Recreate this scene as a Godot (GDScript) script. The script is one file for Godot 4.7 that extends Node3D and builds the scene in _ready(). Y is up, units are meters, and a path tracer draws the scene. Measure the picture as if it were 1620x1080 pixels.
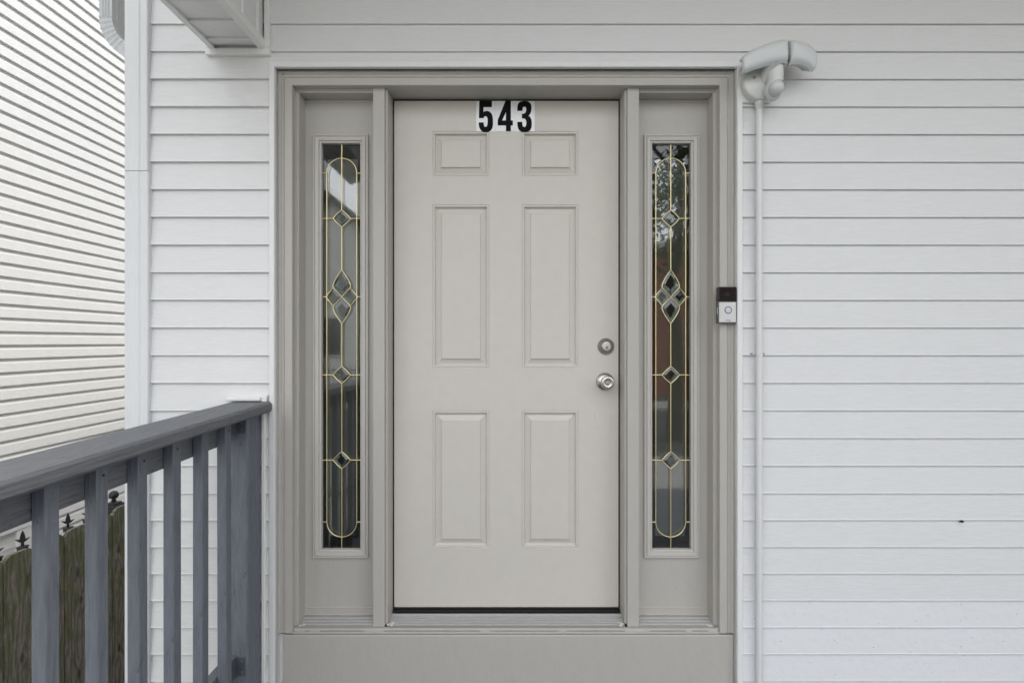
extends Node3D
# A grey six-panel front door with two leaded sidelights in a white clapboard wall, seen from the porch.
# Units are metres. The siding lies on z = 0, the street is towards +z, y = 0 is the bottom of the door slab.

var M := {}
var used := {}
var rng := RandomNumberGenerator.new()

# ---------------------------------------------------------------- helpers: scene tree

func numbered(called: String) -> String:
	if not used.has(called):
		used[called] = 0
		return called
	used[called] += 1
	return "%s_%03d" % [called, used[called]]

func thing(called: String, label: String, category: String, at := Vector3.ZERO, group := "") -> Node3D:
	var o := Node3D.new()
	o.name = numbered(called)
	add_child(o)
	o.position = at
	o.set_meta("label", label)
	o.set_meta("category", category)
	if group != "":
		o.set_meta("group", group)
	return o

# Parts are modelled in world coordinates; a thing's node stands at its base, so its parts are moved back by that much.
func obj(called: String, what, m: Material, parent: Node3D = self) -> MeshInstance3D:
	var o := MeshInstance3D.new()
	o.name = called
	o.mesh = what.commit() if what is SurfaceTool else what
	o.material_override = m
	parent.add_child(o, true)
	if parent != self and not (parent is MeshInstance3D):
		o.position = -parent.position
	return o

func setting(called: String, what, m: Material) -> MeshInstance3D:
	var o := obj(called, what, m)
	o.set_meta("kind", "structure")
	return o

# ---------------------------------------------------------------- helpers: shapes

func new_st() -> SurfaceTool:
	var s := SurfaceTool.new()
	s.begin(Mesh.PRIMITIVE_TRIANGLES)
	return s

func flat_uv(p: Vector3, n: Vector3) -> Vector2:
	var a := n.abs()
	if a.z >= a.x and a.z >= a.y:
		return Vector2(p.x, -p.y)
	if a.x >= a.y:
		return Vector2(p.z, -p.y)
	return Vector2(p.x, p.z)

func quad(s: SurfaceTool, a: Vector3, b: Vector3, c: Vector3, d: Vector3, hint: Vector3) -> void:
	var n := (c - a).cross(d - b)
	if n.length() < 1e-12:
		return
	n = n.normalized()
	var order := [a, c, b, a, d, c]
	if n.dot(hint) < 0.0:
		n = -n
		order = [a, b, c, a, c, d]
	for p in order:
		s.set_normal(n)
		s.set_uv(flat_uv(p, n))
		s.add_vertex(p)

func tri(s: SurfaceTool, a: Vector3, b: Vector3, c: Vector3, hint: Vector3) -> void:
	var n := (b - a).cross(c - a)
	if n.length() < 1e-14:
		return
	n = n.normalized()
	var order := [a, c, b]
	if n.dot(hint) < 0.0:
		n = -n
		order = [a, b, c]
	for p in order:
		s.set_normal(n)
		s.set_uv(flat_uv(p, n))
		s.add_vertex(p)

# a quad with a normal of its own at every corner
func soft_quad(s: SurfaceTool, p: Array, n: Array, uv: Array) -> void:
	var face: Vector3 = (p[2] - p[0]).cross(p[3] - p[1])
	var mean: Vector3 = n[0] + n[1] + n[2] + n[3]
	var order := [0, 2, 1, 0, 3, 2] if face.dot(mean) >= 0.0 else [0, 1, 2, 0, 2, 3]
	for i in order:
		s.set_normal(n[i])
		s.set_uv(uv[i])
		s.add_vertex(p[i])

func box(s: SurfaceTool, lo: Vector3, hi: Vector3, bevel := 0.0, t := Transform3D.IDENTITY) -> void:
	var c := (lo + hi) / 2.0
	var h := (hi - lo) / 2.0
	var b: float = minf(bevel, minf(h.x, minf(h.y, h.z)) * 0.9)
	var corner := func(sx: int, sy: int, sz: int, axis: int) -> Vector3:
		var k := Vector3(h.x - b, h.y - b, h.z - b)
		k[axis] = h[axis]
		return t * (c + Vector3(k.x * sx, k.y * sy, k.z * sz))
	for sg in [-1, 1]:
		quad(s, corner.call(sg, -1, -1, 0), corner.call(sg, 1, -1, 0), corner.call(sg, 1, 1, 0), corner.call(sg, -1, 1, 0), t.basis * Vector3(sg, 0, 0))
		quad(s, corner.call(-1, sg, -1, 1), corner.call(1, sg, -1, 1), corner.call(1, sg, 1, 1), corner.call(-1, sg, 1, 1), t.basis * Vector3(0, sg, 0))
		quad(s, corner.call(-1, -1, sg, 2), corner.call(1, -1, sg, 2), corner.call(1, 1, sg, 2), corner.call(-1, 1, sg, 2), t.basis * Vector3(0, 0, sg))
	if b <= 0.0:
		return
	for i in [-1, 1]:
		for j in [-1, 1]:
			quad(s, corner.call(i, j, -1, 0), corner.call(i, j, 1, 0), corner.call(i, j, 1, 1), corner.call(i, j, -1, 1), t.basis * Vector3(i, j, 0))
			quad(s, corner.call(i, -1, j, 0), corner.call(i, 1, j, 0), corner.call(i, 1, j, 2), corner.call(i, -1, j, 2), t.basis * Vector3(i, 0, j))
			quad(s, corner.call(-1, i, j, 1), corner.call(1, i, j, 1), corner.call(1, i, j, 2), corner.call(-1, i, j, 2), t.basis * Vector3(0, i, j))
			for k in [-1, 1]:
				tri(s, corner.call(i, j, k, 0), corner.call(i, j, k, 1), corner.call(i, j, k, 2), t.basis * Vector3(i, j, k))

# A moulding with mitred corners round a rectangle: steps are [inset, z] from the outside in.
func ring(s: SurfaceTool, x0: float, y0: float, x1: float, y1: float, steps: Array, sides := "LRTB", open_bottom := false) -> void:
	for k in steps.size() - 1:
		var i1: float = steps[k][0]
		var z1: float = steps[k][1]
		var i2: float = steps[k + 1][0]
		var z2: float = steps[k + 1][1]
		var di := i2 - i1
		var dz := z2 - z1
		var b1 := y0 if open_bottom else y0 + i1
		var b2 := y0 if open_bottom else y0 + i2
		if "L" in sides:
			quad(s, Vector3(x0 + i1, b1, z1), Vector3(x0 + i2, b2, z2), Vector3(x0 + i2, y1 - i2, z2), Vector3(x0 + i1, y1 - i1, z1), Vector3(-dz, 0, di))
		if "R" in sides:
			quad(s, Vector3(x1 - i1, b1, z1), Vector3(x1 - i2, b2, z2), Vector3(x1 - i2, y1 - i2, z2), Vector3(x1 - i1, y1 - i1, z1), Vector3(dz, 0, di))
		if "T" in sides:
			quad(s, Vector3(x0 + i1, y1 - i1, z1), Vector3(x1 - i1, y1 - i1, z1), Vector3(x1 - i2, y1 - i2, z2), Vector3(x0 + i2, y1 - i2, z2), Vector3(0, dz, di))
		if "B" in sides and not open_bottom:
			quad(s, Vector3(x0 + i1, y0 + i1, z1), Vector3(x1 - i1, y0 + i1, z1), Vector3(x1 - i2, y0 + i2, z2), Vector3(x0 + i2, y0 + i2, z2), Vector3(0, -dz, di))

# Turned shape: profile is [radius, height] along the local z axis of t. Creases where sharp is set.
func lathe(s: SurfaceTool, profile: Array, t: Transform3D, segs := 28, sharp := false) -> void:
	var nn := []
	for k in profile.size() - 1:
		var d := Vector2(profile[k + 1][0] - profile[k][0], profile[k + 1][1] - profile[k][1])
		nn.append(Vector2(d.y, -d.x).normalized())
	for k in profile.size() - 1:
		var na: Vector2 = nn[k]
		var nb: Vector2 = nn[k]
		if not sharp:
			if k > 0 and nn[k - 1].dot(nn[k]) > 0.5:
				na = (nn[k - 1] + nn[k]).normalized()
			if k < nn.size() - 1 and nn[k + 1].dot(nn[k]) > 0.5:
				nb = (nn[k + 1] + nn[k]).normalized()
		for i in segs:
			var a0 := TAU * i / segs
			var a1 := TAU * (i + 1) / segs
			var p := []
			var n := []
			for e in [[a0, k, na], [a1, k, na], [a1, k + 1, nb], [a0, k + 1, nb]]:
				var cs := Vector2(cos(e[0]), sin(e[0]))
				p.append(t * Vector3(cs.x * profile[e[1]][0], cs.y * profile[e[1]][0], profile[e[1]][1]))
				n.append((t.basis * Vector3(cs.x * e[2].x, cs.y * e[2].x, e[2].y)).normalized())
			soft_quad(s, p, n, [Vector2(a0, 0), Vector2(a1, 0), Vector2(a1, 1), Vector2(a0, 1)])

func tube(s: SurfaceTool, pts: Array, radius, segs := 8, closed := false) -> void:
	var count := pts.size()
	var rings := []
	var up := Vector3(0, 0, 1)
	for i in count:
		var prev: Vector3 = pts[(i - 1 + count) % count] if (i > 0 or closed) else pts[i]
		var next: Vector3 = pts[(i + 1) % count] if (i < count - 1 or closed) else pts[i]
		var tan_dir := (next - prev).normalized()
		if absf(tan_dir.dot(up)) > 0.95:
			up = Vector3(1, 0, 0)
		var side := tan_dir.cross(up).normalized()
		up = side.cross(tan_dir).normalized()
		var r: float = radius[i] if radius is Array else radius
		var one := []
		for k in segs:
			var a := TAU * k / segs
			var d := side * cos(a) + up * sin(a)
			one.append([pts[i] + d * r, d])
		rings.append(one)
	var last := count if closed else count - 1
	for i in last:
		for k in segs:
			var q := [rings[i][k], rings[i][(k + 1) % segs], rings[(i + 1) % count][(k + 1) % segs], rings[(i + 1) % count][k]]
			soft_quad(s, [q[0][0], q[1][0], q[2][0], q[3][0]], [q[0][1], q[1][1], q[2][1], q[3][1]], [Vector2(k, i), Vector2(k + 1, i), Vector2(k + 1, i + 1), Vector2(k, i + 1)])

# Outline in x, y pushed from z0 (back) to z1 (front).
func extrude(s: SurfaceTool, poly: PackedVector2Array, z0: float, z1: float, back := true) -> void:
	var idx := Geometry2D.triangulate_polygon(poly)
	for i in range(0, idx.size(), 3):
		var a := poly[idx[i]]
		var b := poly[idx[i + 1]]
		var c := poly[idx[i + 2]]
		tri(s, Vector3(a.x, a.y, z1), Vector3(b.x, b.y, z1), Vector3(c.x, c.y, z1), Vector3(0, 0, 1))
		if back:
			tri(s, Vector3(a.x, a.y, z0), Vector3(b.x, b.y, z0), Vector3(c.x, c.y, z0), Vector3(0, 0, -1))
	var cw := Geometry2D.is_polygon_clockwise(poly)
	for i in poly.size():
		var a := poly[i]
		var b := poly[(i + 1) % poly.size()]
		var e := b - a
		var n := Vector3(-e.y, e.x, 0) if cw else Vector3(e.y, -e.x, 0)
		quad(s, Vector3(a.x, a.y, z0), Vector3(b.x, b.y, z0), Vector3(b.x, b.y, z1), Vector3(a.x, a.y, z1), n)

# A long board: profile is [out, up] points, run along local x from 0 to length, with the slight waviness of vinyl.
func board(profile: Array, length: float, t: Transform3D, wave: float, sd: int, segs: int) -> SurfaceTool:
	var s := new_st()
	var ns := FastNoiseLite.new()
	ns.seed = sd
	ns.frequency = 1.0
	ns.fractal_octaves = 2
	for k in profile.size() - 1:
		s.set_smooth_group(k)
		var e := Vector2(profile[k + 1][0] - profile[k][0], profile[k + 1][1] - profile[k][1])
		var out := Vector3(0, e.x, -e.y)
		for i in segs:
			var p := []
			for c in [[i, k], [i + 1, k], [i + 1, k + 1], [i, k + 1]]:
				var x: float = length * c[0] / segs
				var w := ns.get_noise_2d(x * 1.6, sd * 7.3) * wave
				var w2 := ns.get_noise_2d(x * 0.8, 50.0 + sd * 3.1) * wave * 0.5
				p.append(t * Vector3(x, profile[c[1]][1] + w2, profile[c[1]][0] + w * (1.0 if profile[c[1]][0] > 0.004 else 0.2)))
			var face: Vector3 = (p[2] - p[0]).cross(p[3] - p[1])
			var order := [0, 2, 1, 0, 3, 2] if face.dot(t.basis * out) >= 0.0 else [0, 1, 2, 0, 2, 3]
			for q in order:
				s.add_vertex(p[q])
	s.generate_normals()
	return s

# ---------------------------------------------------------------- helpers: textures and materials

func noise_image(w: int, h: int, freq: float, sd: int, octaves: int, lo: float, hi: float) -> Image:
	var ns := FastNoiseLite.new()
	ns.seed = sd
	ns.noise_type = FastNoiseLite.TYPE_SIMPLEX
	ns.frequency = freq
	ns.fractal_octaves = octaves
	var im := ns.get_seamless_image(w, h)
	im.convert(Image.FORMAT_RGB8)
	if lo != 0.0 or hi != 1.0:
		for y in h:
			for x in w:
				var v := lerpf(lo, hi, im.get_pixel(x, y).r)
				im.set_pixel(x, y, Color(v, v, v))
	return im

func srgb(r: float, g: float, b: float) -> Color:
	return Color(r, g, b).linear_to_srgb()

func mat(base: Color, rough: float, metal := 0.0) -> StandardMaterial3D:
	var m := StandardMaterial3D.new()
	m.albedo_color = base
	m.roughness = rough
	m.metallic = metal
	return m

func grain(m: StandardMaterial3D, scale: Vector3, tint: Texture2D, bump: Texture2D, strength: float) -> StandardMaterial3D:
	m.uv1_triplanar = true
	m.uv1_world_triplanar = true
	m.uv1_scale = scale
	if tint:
		m.albedo_texture = tint
	if bump:
		m.normal_enabled = true
		m.normal_texture = bump
		m.normal_scale = strength
	return m

func bump_of(im: Image, strength: float) -> ImageTexture:
	var c := im.duplicate() as Image
	c.convert(Image.FORMAT_RGBA8)
	c.bump_map_to_normal_map(strength)
	return ImageTexture.create_from_image(c)

# weathered fence wood: rings bent round knots, green algae in patches that thicken to the board's top and edges
func fence_wood(sd: int) -> ImageTexture:
	var w := 96
	var h := 900
	var ns := FastNoiseLite.new()
	ns.seed = sd
	ns.frequency = 1.0
	ns.fractal_octaves = 3
	var knots := []
	var r := RandomNumberGenerator.new()
	r.seed = sd
	for k in 6:
		knots.append(Vector2(r.randf_range(0.25, 0.75), (k + r.randf_range(0.2, 0.8)) / 6.0 * 9.4))
	var im := Image.create(w, h, false, Image.FORMAT_RGB8)
	for y in h:
		for x in w:
			var u := float(x) / w
			var v := float(y) / h * 9.4
			var bend := 0.0
			var dark := 0.0
			for kn in knots:
				var d := Vector2((u - kn.x) * 1.0, (v - kn.y) * 0.55)
				var l := d.length()
				bend += 0.16 * exp(-l * l * 30.0) * signf(d.x + 0.001)
				dark = maxf(dark, smoothstep(0.095, 0.04, l))
			var wob := ns.get_noise_2d(u * 1.5 + 3.0, v * 0.5) * 0.25
			var ringv := sin(((u - 0.5 + bend) * 6.0 + wob * 4.0 + v * 0.12) * TAU)
			var fine := ns.get_noise_2d(u * 60.0, v * 2.2)
			var g := 0.5 + 0.22 * ringv + 0.45 * fine
			var c := Color(0.060, 0.050, 0.040).lerp(Color(0.30, 0.265, 0.225), clampf(g, 0.0, 1.0))
			c = c.lerp(Color(0.030, 0.026, 0.022), dark * 0.85)
			var moss := ns.get_noise_2d(u * 2.0 + 20.0, v * 1.1) * 0.9 + ns.get_noise_2d(u * 14.0, v * 6.0) * 0.5
			moss += 0.52 - v * 0.12 + absf(u - 0.5) * 0.55
			c = c.lerp(Color(0.125, 0.135, 0.060).lerp(Color(0.07, 0.08, 0.035), clampf(0.5 - 0.9 * fine - 0.3 * ringv, 0.0, 1.0)), clampf(moss, 0.0, 0.8))
			im.set_pixel(x, y, c.linear_to_srgb())
	return ImageTexture.create_from_image(im)

func make_materials() -> void:
	var streak := noise_image(256, 256, 0.05, 3, 4, 0.978, 1.0)
	var streak_t := ImageTexture.create_from_image(streak)
	var rough_im := noise_image(256, 256, 0.06, 8, 5, 0.0, 1.0)
	var grain_bump := bump_of(rough_im, 6.0)
	var mottle := ImageTexture.create_from_image(noise_image(256, 256, 0.02, 11, 5, 0.985, 1.0))
	var wear := ImageTexture.create_from_image(noise_image(256, 256, 0.06, 15, 5, 0.74, 1.0))
	var worn_paint := ImageTexture.create_from_image(noise_image(256, 256, 0.06, 15, 5, 0.88, 1.0))
	var crack := noise_image(512, 512, 0.012, 27, 3, 0.0, 1.0)
	var fleck := Image.create(512, 512, false, Image.FORMAT_RGB8)
	fleck.fill(Color.WHITE)
	for y in 512:
		for x in 512:
			var v := crack.get_pixel(x, y).r
			var w: float = rough_im.get_pixel(x % 256, y % 256).r
			var line := clampf(1.0 - absf(v - 0.5) / 0.011, 0.0, 1.0) * smoothstep(0.45, 0.6, w)
			var g := lerpf(0.90, 1.0, w) * (1.0 - 0.75 * line)
			crack.set_pixel(x, y, Color(g, g, g))
	var r := RandomNumberGenerator.new()
	r.seed = 64
	for k in 170:
		var p := Vector2i(r.randi_range(2, 509), r.randi_range(2, 509))
		var g := r.randf_range(0.45, 0.85)
		fleck.fill_rect(Rect2i(p, Vector2i(r.randi_range(1, 3), 1)), Color(g, g * 0.98, g * 0.95))
	var crack_t := ImageTexture.create_from_image(crack)
	M.siding_splashed = grain(mat(srgb(0.74, 0.745, 0.75), 0.5), Vector3(1.2, 1.2, 1.2), ImageTexture.create_from_image(fleck), grain_bump, 0.05)
	M.siding = grain(mat(srgb(0.735, 0.735, 0.73), 0.5), Vector3(0.55, 9.0, 0.55), streak_t, grain_bump, 0.13)
	M.vinyl_trim = grain(mat(srgb(0.79, 0.785, 0.77), 0.42), Vector3(7.0, 0.5, 7.0), streak_t, grain_bump, 0.05)
	M.corner_trim = grain(mat(srgb(0.74, 0.745, 0.75), 0.45), Vector3(9.0, 0.4, 9.0), streak_t, grain_bump, 0.08)
	M.neighbour_siding = grain(mat(srgb(0.775, 0.77, 0.755), 0.5), Vector3(0.5, 8.0, 0.5), streak_t, grain_bump, 0.25)
	M.door_paint = grain(mat(srgb(0.615, 0.580, 0.525), 0.42), Vector3(2.2, 2.2, 2.2), mottle, grain_bump, 0.018)
	M.trim_paint = grain(mat(srgb(0.47, 0.446, 0.405), 0.45), Vector3(3.0, 1.0, 3.0), mottle, grain_bump, 0.04)
	M.frame_paint = grain(mat(srgb(0.53, 0.505, 0.463), 0.4), Vector3(3.0, 1.0, 3.0), mottle, grain_bump, 0.03)
	M.sill_metal = grain(mat(srgb(0.43, 0.42, 0.41), 0.38), Vector3(1.0, 6.0, 6.0), mottle, grain_bump, 0.05)
	M.caulk = mat(srgb(0.62, 0.61, 0.58), 0.6)
	M.rubber = mat(srgb(0.010, 0.010, 0.011), 0.55)
	M.rubber_grey = mat(srgb(0.03, 0.03, 0.032), 0.5)
	M.rail_upright = grain(mat(srgb(0.158, 0.174, 0.205), 0.5), Vector3(4.0, 0.28, 4.0), crack_t, grain_bump, 0.2)
	M.rail_length = grain(mat(srgb(0.165, 0.172, 0.186), 0.55), Vector3(4.0, 4.0, 0.28), crack_t, grain_bump, 0.25)
	M.rail_metal = mat(srgb(0.085, 0.092, 0.11), 0.5)
	M.hole = mat(srgb(0.006, 0.006, 0.006), 0.9)
	M.nickel = mat(srgb(0.56, 0.54, 0.50), 0.27, 1.0)
	M.nickel_dark = mat(srgb(0.36, 0.35, 0.33), 0.32, 1.0)
	M.nickel_face = mat(srgb(0.66, 0.65, 0.62), 0.3, 1.0)
	M.brass = mat(srgb(0.86, 0.74, 0.42), 0.38, 0.85)
	M.sticker = mat(srgb(0.86, 0.86, 0.85), 0.4)
	M.ink = mat(srgb(0.007, 0.007, 0.009), 0.6)
	M.ink.metallic_specular = 0.2
	M.bell_black = mat(srgb(0.008, 0.008, 0.009), 0.12)
	M.bell_case = mat(srgb(0.10, 0.10, 0.10), 0.4)
	M.bell_silver = mat(srgb(0.66, 0.66, 0.65), 0.38, 0.35)
	M.bell_ring = mat(srgb(0.17, 0.17, 0.18), 0.35)
	M.bell_button = mat(srgb(0.60, 0.60, 0.66), 0.3)
	M.lamp_plastic = grain(mat(srgb(0.66, 0.66, 0.63), 0.4), Vector3(4, 4, 4), mottle, null, 0.0)
	M.lamp_lens = mat(srgb(0.60, 0.615, 0.61), 0.28)
	M.sensor_lens = mat(srgb(0.58, 0.59, 0.58), 0.22)
	M.screw = mat(srgb(0.40, 0.39, 0.36), 0.35, 0.8)
	M.conduit = grain(mat(srgb(0.73, 0.73, 0.72), 0.45), Vector3(6, 0.6, 6), streak_t, null, 0.0)
	M.downspout = grain(mat(srgb(0.60, 0.61, 0.62), 0.35), Vector3(8, 3, 8), mottle, grain_bump, 0.15)
	M.iron = mat(srgb(0.022, 0.022, 0.026), 0.45)
	M.fence = []
	for k in 3:
		var fm := mat(Color.WHITE, 0.85)
		var tex := fence_wood(21 + 7 * k)
		fm.albedo_texture = tex
		fm.normal_enabled = true
		fm.normal_texture = bump_of(tex.get_image(), 5.0)
		fm.normal_scale = 0.5
		M.fence.append(fm)
	M.fence_rail = grain(mat(srgb(0.10, 0.09, 0.07), 0.85), Vector3(9, 9, 0.7), wear, grain_bump, 0.5)
	M.deck = grain(mat(srgb(0.13, 0.15, 0.185), 0.6), Vector3(0.7, 9, 9), wear, grain_bump, 0.3)
	M.ceiling = grain(mat(srgb(0.72, 0.55, 0.33), 0.6), Vector3(0.7, 9, 9), wear, grain_bump, 0.2)
	M.roofing = grain(mat(srgb(0.07, 0.068, 0.065), 0.9), Vector3(3, 3, 3), wear, grain_bump, 0.6)
	M.inside = mat(srgb(0.16, 0.15, 0.13), 0.8)
	M.soil = grain(mat(srgb(0.11, 0.10, 0.085), 0.95), Vector3(1, 1, 1), wear, grain_bump, 0.8)
	M.grass = grain(mat(srgb(0.07, 0.10, 0.035), 0.95), Vector3(2, 2, 2), wear, grain_bump, 1.0)
	M.asphalt = grain(mat(srgb(0.055, 0.055, 0.057), 0.9), Vector3(2, 2, 2), wear, grain_bump, 0.5)
	M.concrete = grain(mat(srgb(0.46, 0.45, 0.43), 0.9), Vector3(2, 2, 2), wear, grain_bump, 0.4)
	M.brick = grain(mat(srgb(0.34, 0.13, 0.085), 0.85), Vector3(3, 3, 3), wear, grain_bump, 0.5)
	M.stone = mat(srgb(0.5, 0.48, 0.44), 0.8)
	M.white_wall = mat(srgb(0.72, 0.71, 0.68), 0.6)
	M.window_dark = mat(srgb(0.03, 0.035, 0.04), 0.08)
	M.bark = grain(mat(srgb(0.09, 0.07, 0.05), 0.95), Vector3(4, 1, 4), wear, grain_bump, 1.0)
	M.leaf = mat(srgb(0.055, 0.095, 0.025), 0.6)
	M.leaf.backlight = srgb(0.05, 0.08, 0.01)
	M.weed = mat(srgb(0.16, 0.26, 0.05), 0.55)
	M.weed.backlight = srgb(0.2, 0.3, 0.05)
	# glass
	M.glass_clear = mat(Color(0.5, 0.53, 0.5, 0.02), 0.02)
	M.glass_clear.transparency = BaseMaterial3D.TRANSPARENCY_ALPHA
	M.glass_bevel = mat(Color(0.6, 0.63, 0.6, 0.02), 0.02)
	M.glass_bevel.transparency = BaseMaterial3D.TRANSPARENCY_ALPHA
	M.glass_crystal = mat(Color(0.9, 0.93, 0.9, 0.0), 0.0)
	M.glass_crystal.transparency = BaseMaterial3D.TRANSPARENCY_ALPHA
	M.glass_crystal.refraction_enabled = true
	M.glass_crystal.refraction_scale = 0.12
	M.glass_bevel.refraction_enabled = true
	M.glass_bevel.refraction_scale = 0.08
	M.glass_rain = grain(mat(Color(0.50, 0.52, 0.48, 0.07), 0.015), Vector3(5, 5, 5), null, bump_of(rough_im, 3.0), 0.02)
	M.glass_rain.transparency = BaseMaterial3D.TRANSPARENCY_ALPHA

# ---------------------------------------------------------------- the house wall

const CLAP_TOP := 2.140          # lap line just above the door trim
const OPEN_X := 0.861            # half the width of the door opening
const OPEN_TOP := 2.078

func clap(h: float, lip := 1.0) -> Array:
	return [[0.0005, h + 0.010], [0.0105 * lip, 0.0060], [0.0118 * lip, 0.0036], [0.0122 * lip, 0.0016], [0.0112 * lip, 0.0], [0.0005, 0.0012]]

func build_house() -> Node3D:
	var house := thing("house", "white clapboard house wall around the grey front door", "house", Vector3(0, -1.7, 0))
	# the framing behind the siding, with the door opening left free
	var s := new_st()
	box(s, Vector3(-1.395, -1.7, -0.15), Vector3(-OPEN_X, 2.80, 0.0))
	box(s, Vector3(OPEN_X, -1.7, -0.15), Vector3(4.4, 2.80, 0.0))
	box(s, Vector3(-OPEN_X, OPEN_TOP, -0.15), Vector3(OPEN_X, 2.80, 0.0))
	extrude(s, PackedVector2Array([Vector2(-1.395, 2.801), Vector2(4.4, 2.801), Vector2(1.5, 5.50)]), -0.15, 0.0)
	box(s, Vector3(-OPEN_X, -1.7, -0.15), Vector3(OPEN_X, -0.055, -0.03))
	obj("wall_frame", s, M.siding, house)
	s = new_st()
	box(s, Vector3(-1.395, -1.7, -7.0), Vector3(-1.25, 2.80, -0.152))
	box(s, Vector3(4.25, -1.7, -7.0), Vector3(4.4, 2.80, -0.152))
	box(s, Vector3(-1.248, -1.7, -7.0), Vector3(4.248, 2.80, -6.85))
	obj("side_wall", s, M.siding, house)
	s = new_st()
	box(s, Vector3(-1.248, -0.25, -3.4), Vector3(4.248, -0.05, -0.152))
	obj("hall_floor", s, M.inside, house)
	s = new_st()
	box(s, Vector3(-1.248, 2.4, -3.4), Vector3(4.248, 2.5, -0.152))
	box(s, Vector3(-1.248, -0.05, -3.5), Vector3(4.248, 2.4, -3.4))
	obj("hall_wall", s, M.inside, house)
	s = new_st()
	extrude(s, PackedVector2Array([Vector2(-1.78, 2.84), Vector2(-1.78, 2.74), Vector2(-1.40, 2.81), Vector2(1.5, 5.52), Vector2(4.41, 2.81), Vector2(4.8, 2.74), Vector2(4.8, 2.84), Vector2(1.5, 5.75)]), -7.3, 0.013)
	obj("roof", s, M.roofing, house)
	s = new_st()
	box(s, Vector3(-1.86, 2.710, -7.3), Vector3(-1.782, 2.825, 0.012), 0.006)
	obj("gutter", s, M.downspout, house)
	s = new_st()
	box(s, Vector3(-1.780, 2.708, -7.3), Vector3(-1.396, 2.739, 0.008), 0.002)
	obj("eave_soffit", s, M.vinyl_trim, house)
	# siding courses
	var lines := []
	for k in range(-5, 17):
		lines.append(CLAP_TOP - 0.1031 * k)
	for k in 9:
		lines.append(lines[21] - 0.1000 * (k + 1))
	for i in range(1, lines.size()):
		var y: float = lines[i]
		var h: float = lines[i - 1] - y
		if y > OPEN_TOP - 0.02:
			obj("siding_board", board(clap(h, 0.72), 5.36, Transform3D(Basis(), Vector3(-1.328, y, 0)), 0.0011, i, 60), M.siding, house)
		else:
			var top_h := h
			if y < OPEN_TOP and y + h > OPEN_TOP + 0.03:
				# the course that the door trim cuts into
				var cut := board([[0.0005, h + 0.010], [0.0062, OPEN_TOP + 0.018 - y], [0.0005, OPEN_TOP + 0.018 - y]], 1.80, Transform3D(Basis(), Vector3(-0.90, y, 0)), 0.0004, i, 20)
				obj("siding_board", cut, M.siding, house)
			obj("siding_board", board(clap(top_h), 0.456, Transform3D(Basis(), Vector3(-1.328, y, 0)), 0.0011, 100 + i, 8), M.siding, house)
			obj("siding_board", board(clap(top_h, 0.72), 3.16, Transform3D(Basis(), Vector3(0.872, y, 0)), 0.0011, 200 + i, 48), M.siding if y > 0.02 else M.siding_splashed, house)
	# channel trim round the door opening
	var jst := [[-0.020, 0.002], [-0.020, 0.0145], [-0.018, 0.0165], [-0.002, 0.0165], [0.0, 0.0145], [0.0, -0.0095]]
	for side in ["L", "R", "T"]:
		s = new_st()
		ring(s, -OPEN_X, -0.26, OPEN_X, OPEN_TOP, jst, side, true)
		obj("channel_trim", s, M.vinyl_trim, house)
	# outside corner post, in two lengths with a joint
	for part in [[-1.7, 1.688, 0.0025], [1.690, 2.706, 0.0]]:
		s = new_st()
		var x0: float = -1.413
		var p := PackedVector2Array([Vector2(x0, -0.10), Vector2(x0, 0.021), Vector2(x0 + 0.003, 0.024), Vector2(x0 + 0.055, 0.0245), Vector2(x0 + 0.059, 0.0215), Vector2(x0 + 0.064, 0.0215), Vector2(x0 + 0.067, 0.0245), Vector2(x0 + 0.083 + part[2], 0.0235), Vector2(x0 + 0.0855 + part[2], 0.021), Vector2(x0 + 0.0855 + part[2], 0.002), Vector2(x0 + 0.03, -0.10)])
		for i in p.size() - 1:
			var a := p[i]
			var b := p[i + 1]
			quad(s, Vector3(a.x, part[0], a.y), Vector3(b.x, part[0], b.y), Vector3(b.x, part[1], b.y), Vector3(a.x, part[1], a.y), Vector3(-(b.y - a.y), 0, b.x - a.x))
		quad(s, Vector3(x0, part[1], 0.0), Vector3(x0 + 0.085, part[1], 0.0), Vector3(x0 + 0.085, part[1], 0.023), Vector3(x0, part[1], 0.023), Vector3.UP)
		quad(s, Vector3(x0, part[0], 0.0), Vector3(x0 + 0.085, part[0], 0.0), Vector3(x0 + 0.085, part[0], 0.023), Vector3(x0, part[0], 0.023), Vector3.DOWN)
		obj("corner_post", s, M.corner_trim, house)
	# the strip behind the railing post and the small flashing over the rail's end
	s = new_st()
	box(s, Vector3(-0.9085, -0.26, 0.0005), Vector3(-0.893, 0.795, 0.020), 0.003)
	obj("trim_strip", s, M.vinyl_trim, house)
	s = new_st()
	box(s, Vector3(-1.034, 0.8385, 0.004), Vector3(-0.905, 0.852, 0.034), 0.003)
	var fl := PackedVector2Array([Vector2(-0.904, 0.836), Vector2(-0.886, 0.836), Vector2(-0.884, 0.858), Vector2(-0.904, 0.8505)])
	extrude(s, fl, 0.004, 0.026)
	obj("flashing", s, M.vinyl_trim, house)
	# a cable hole low on the wall
	s = new_st()
	lathe(s, [[0.0, 0.0005], [0.0052, 0.0005], [0.0058, -0.006]], Transform3D(Basis.from_scale(Vector3(1.15, 0.75, 1)), Vector3(1.700, 0.388, 0.0128)), 14)
	obj("cable_hole", s, M.hole, house)
	return house

# ---------------------------------------------------------------- door frame, door, sidelights

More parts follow.
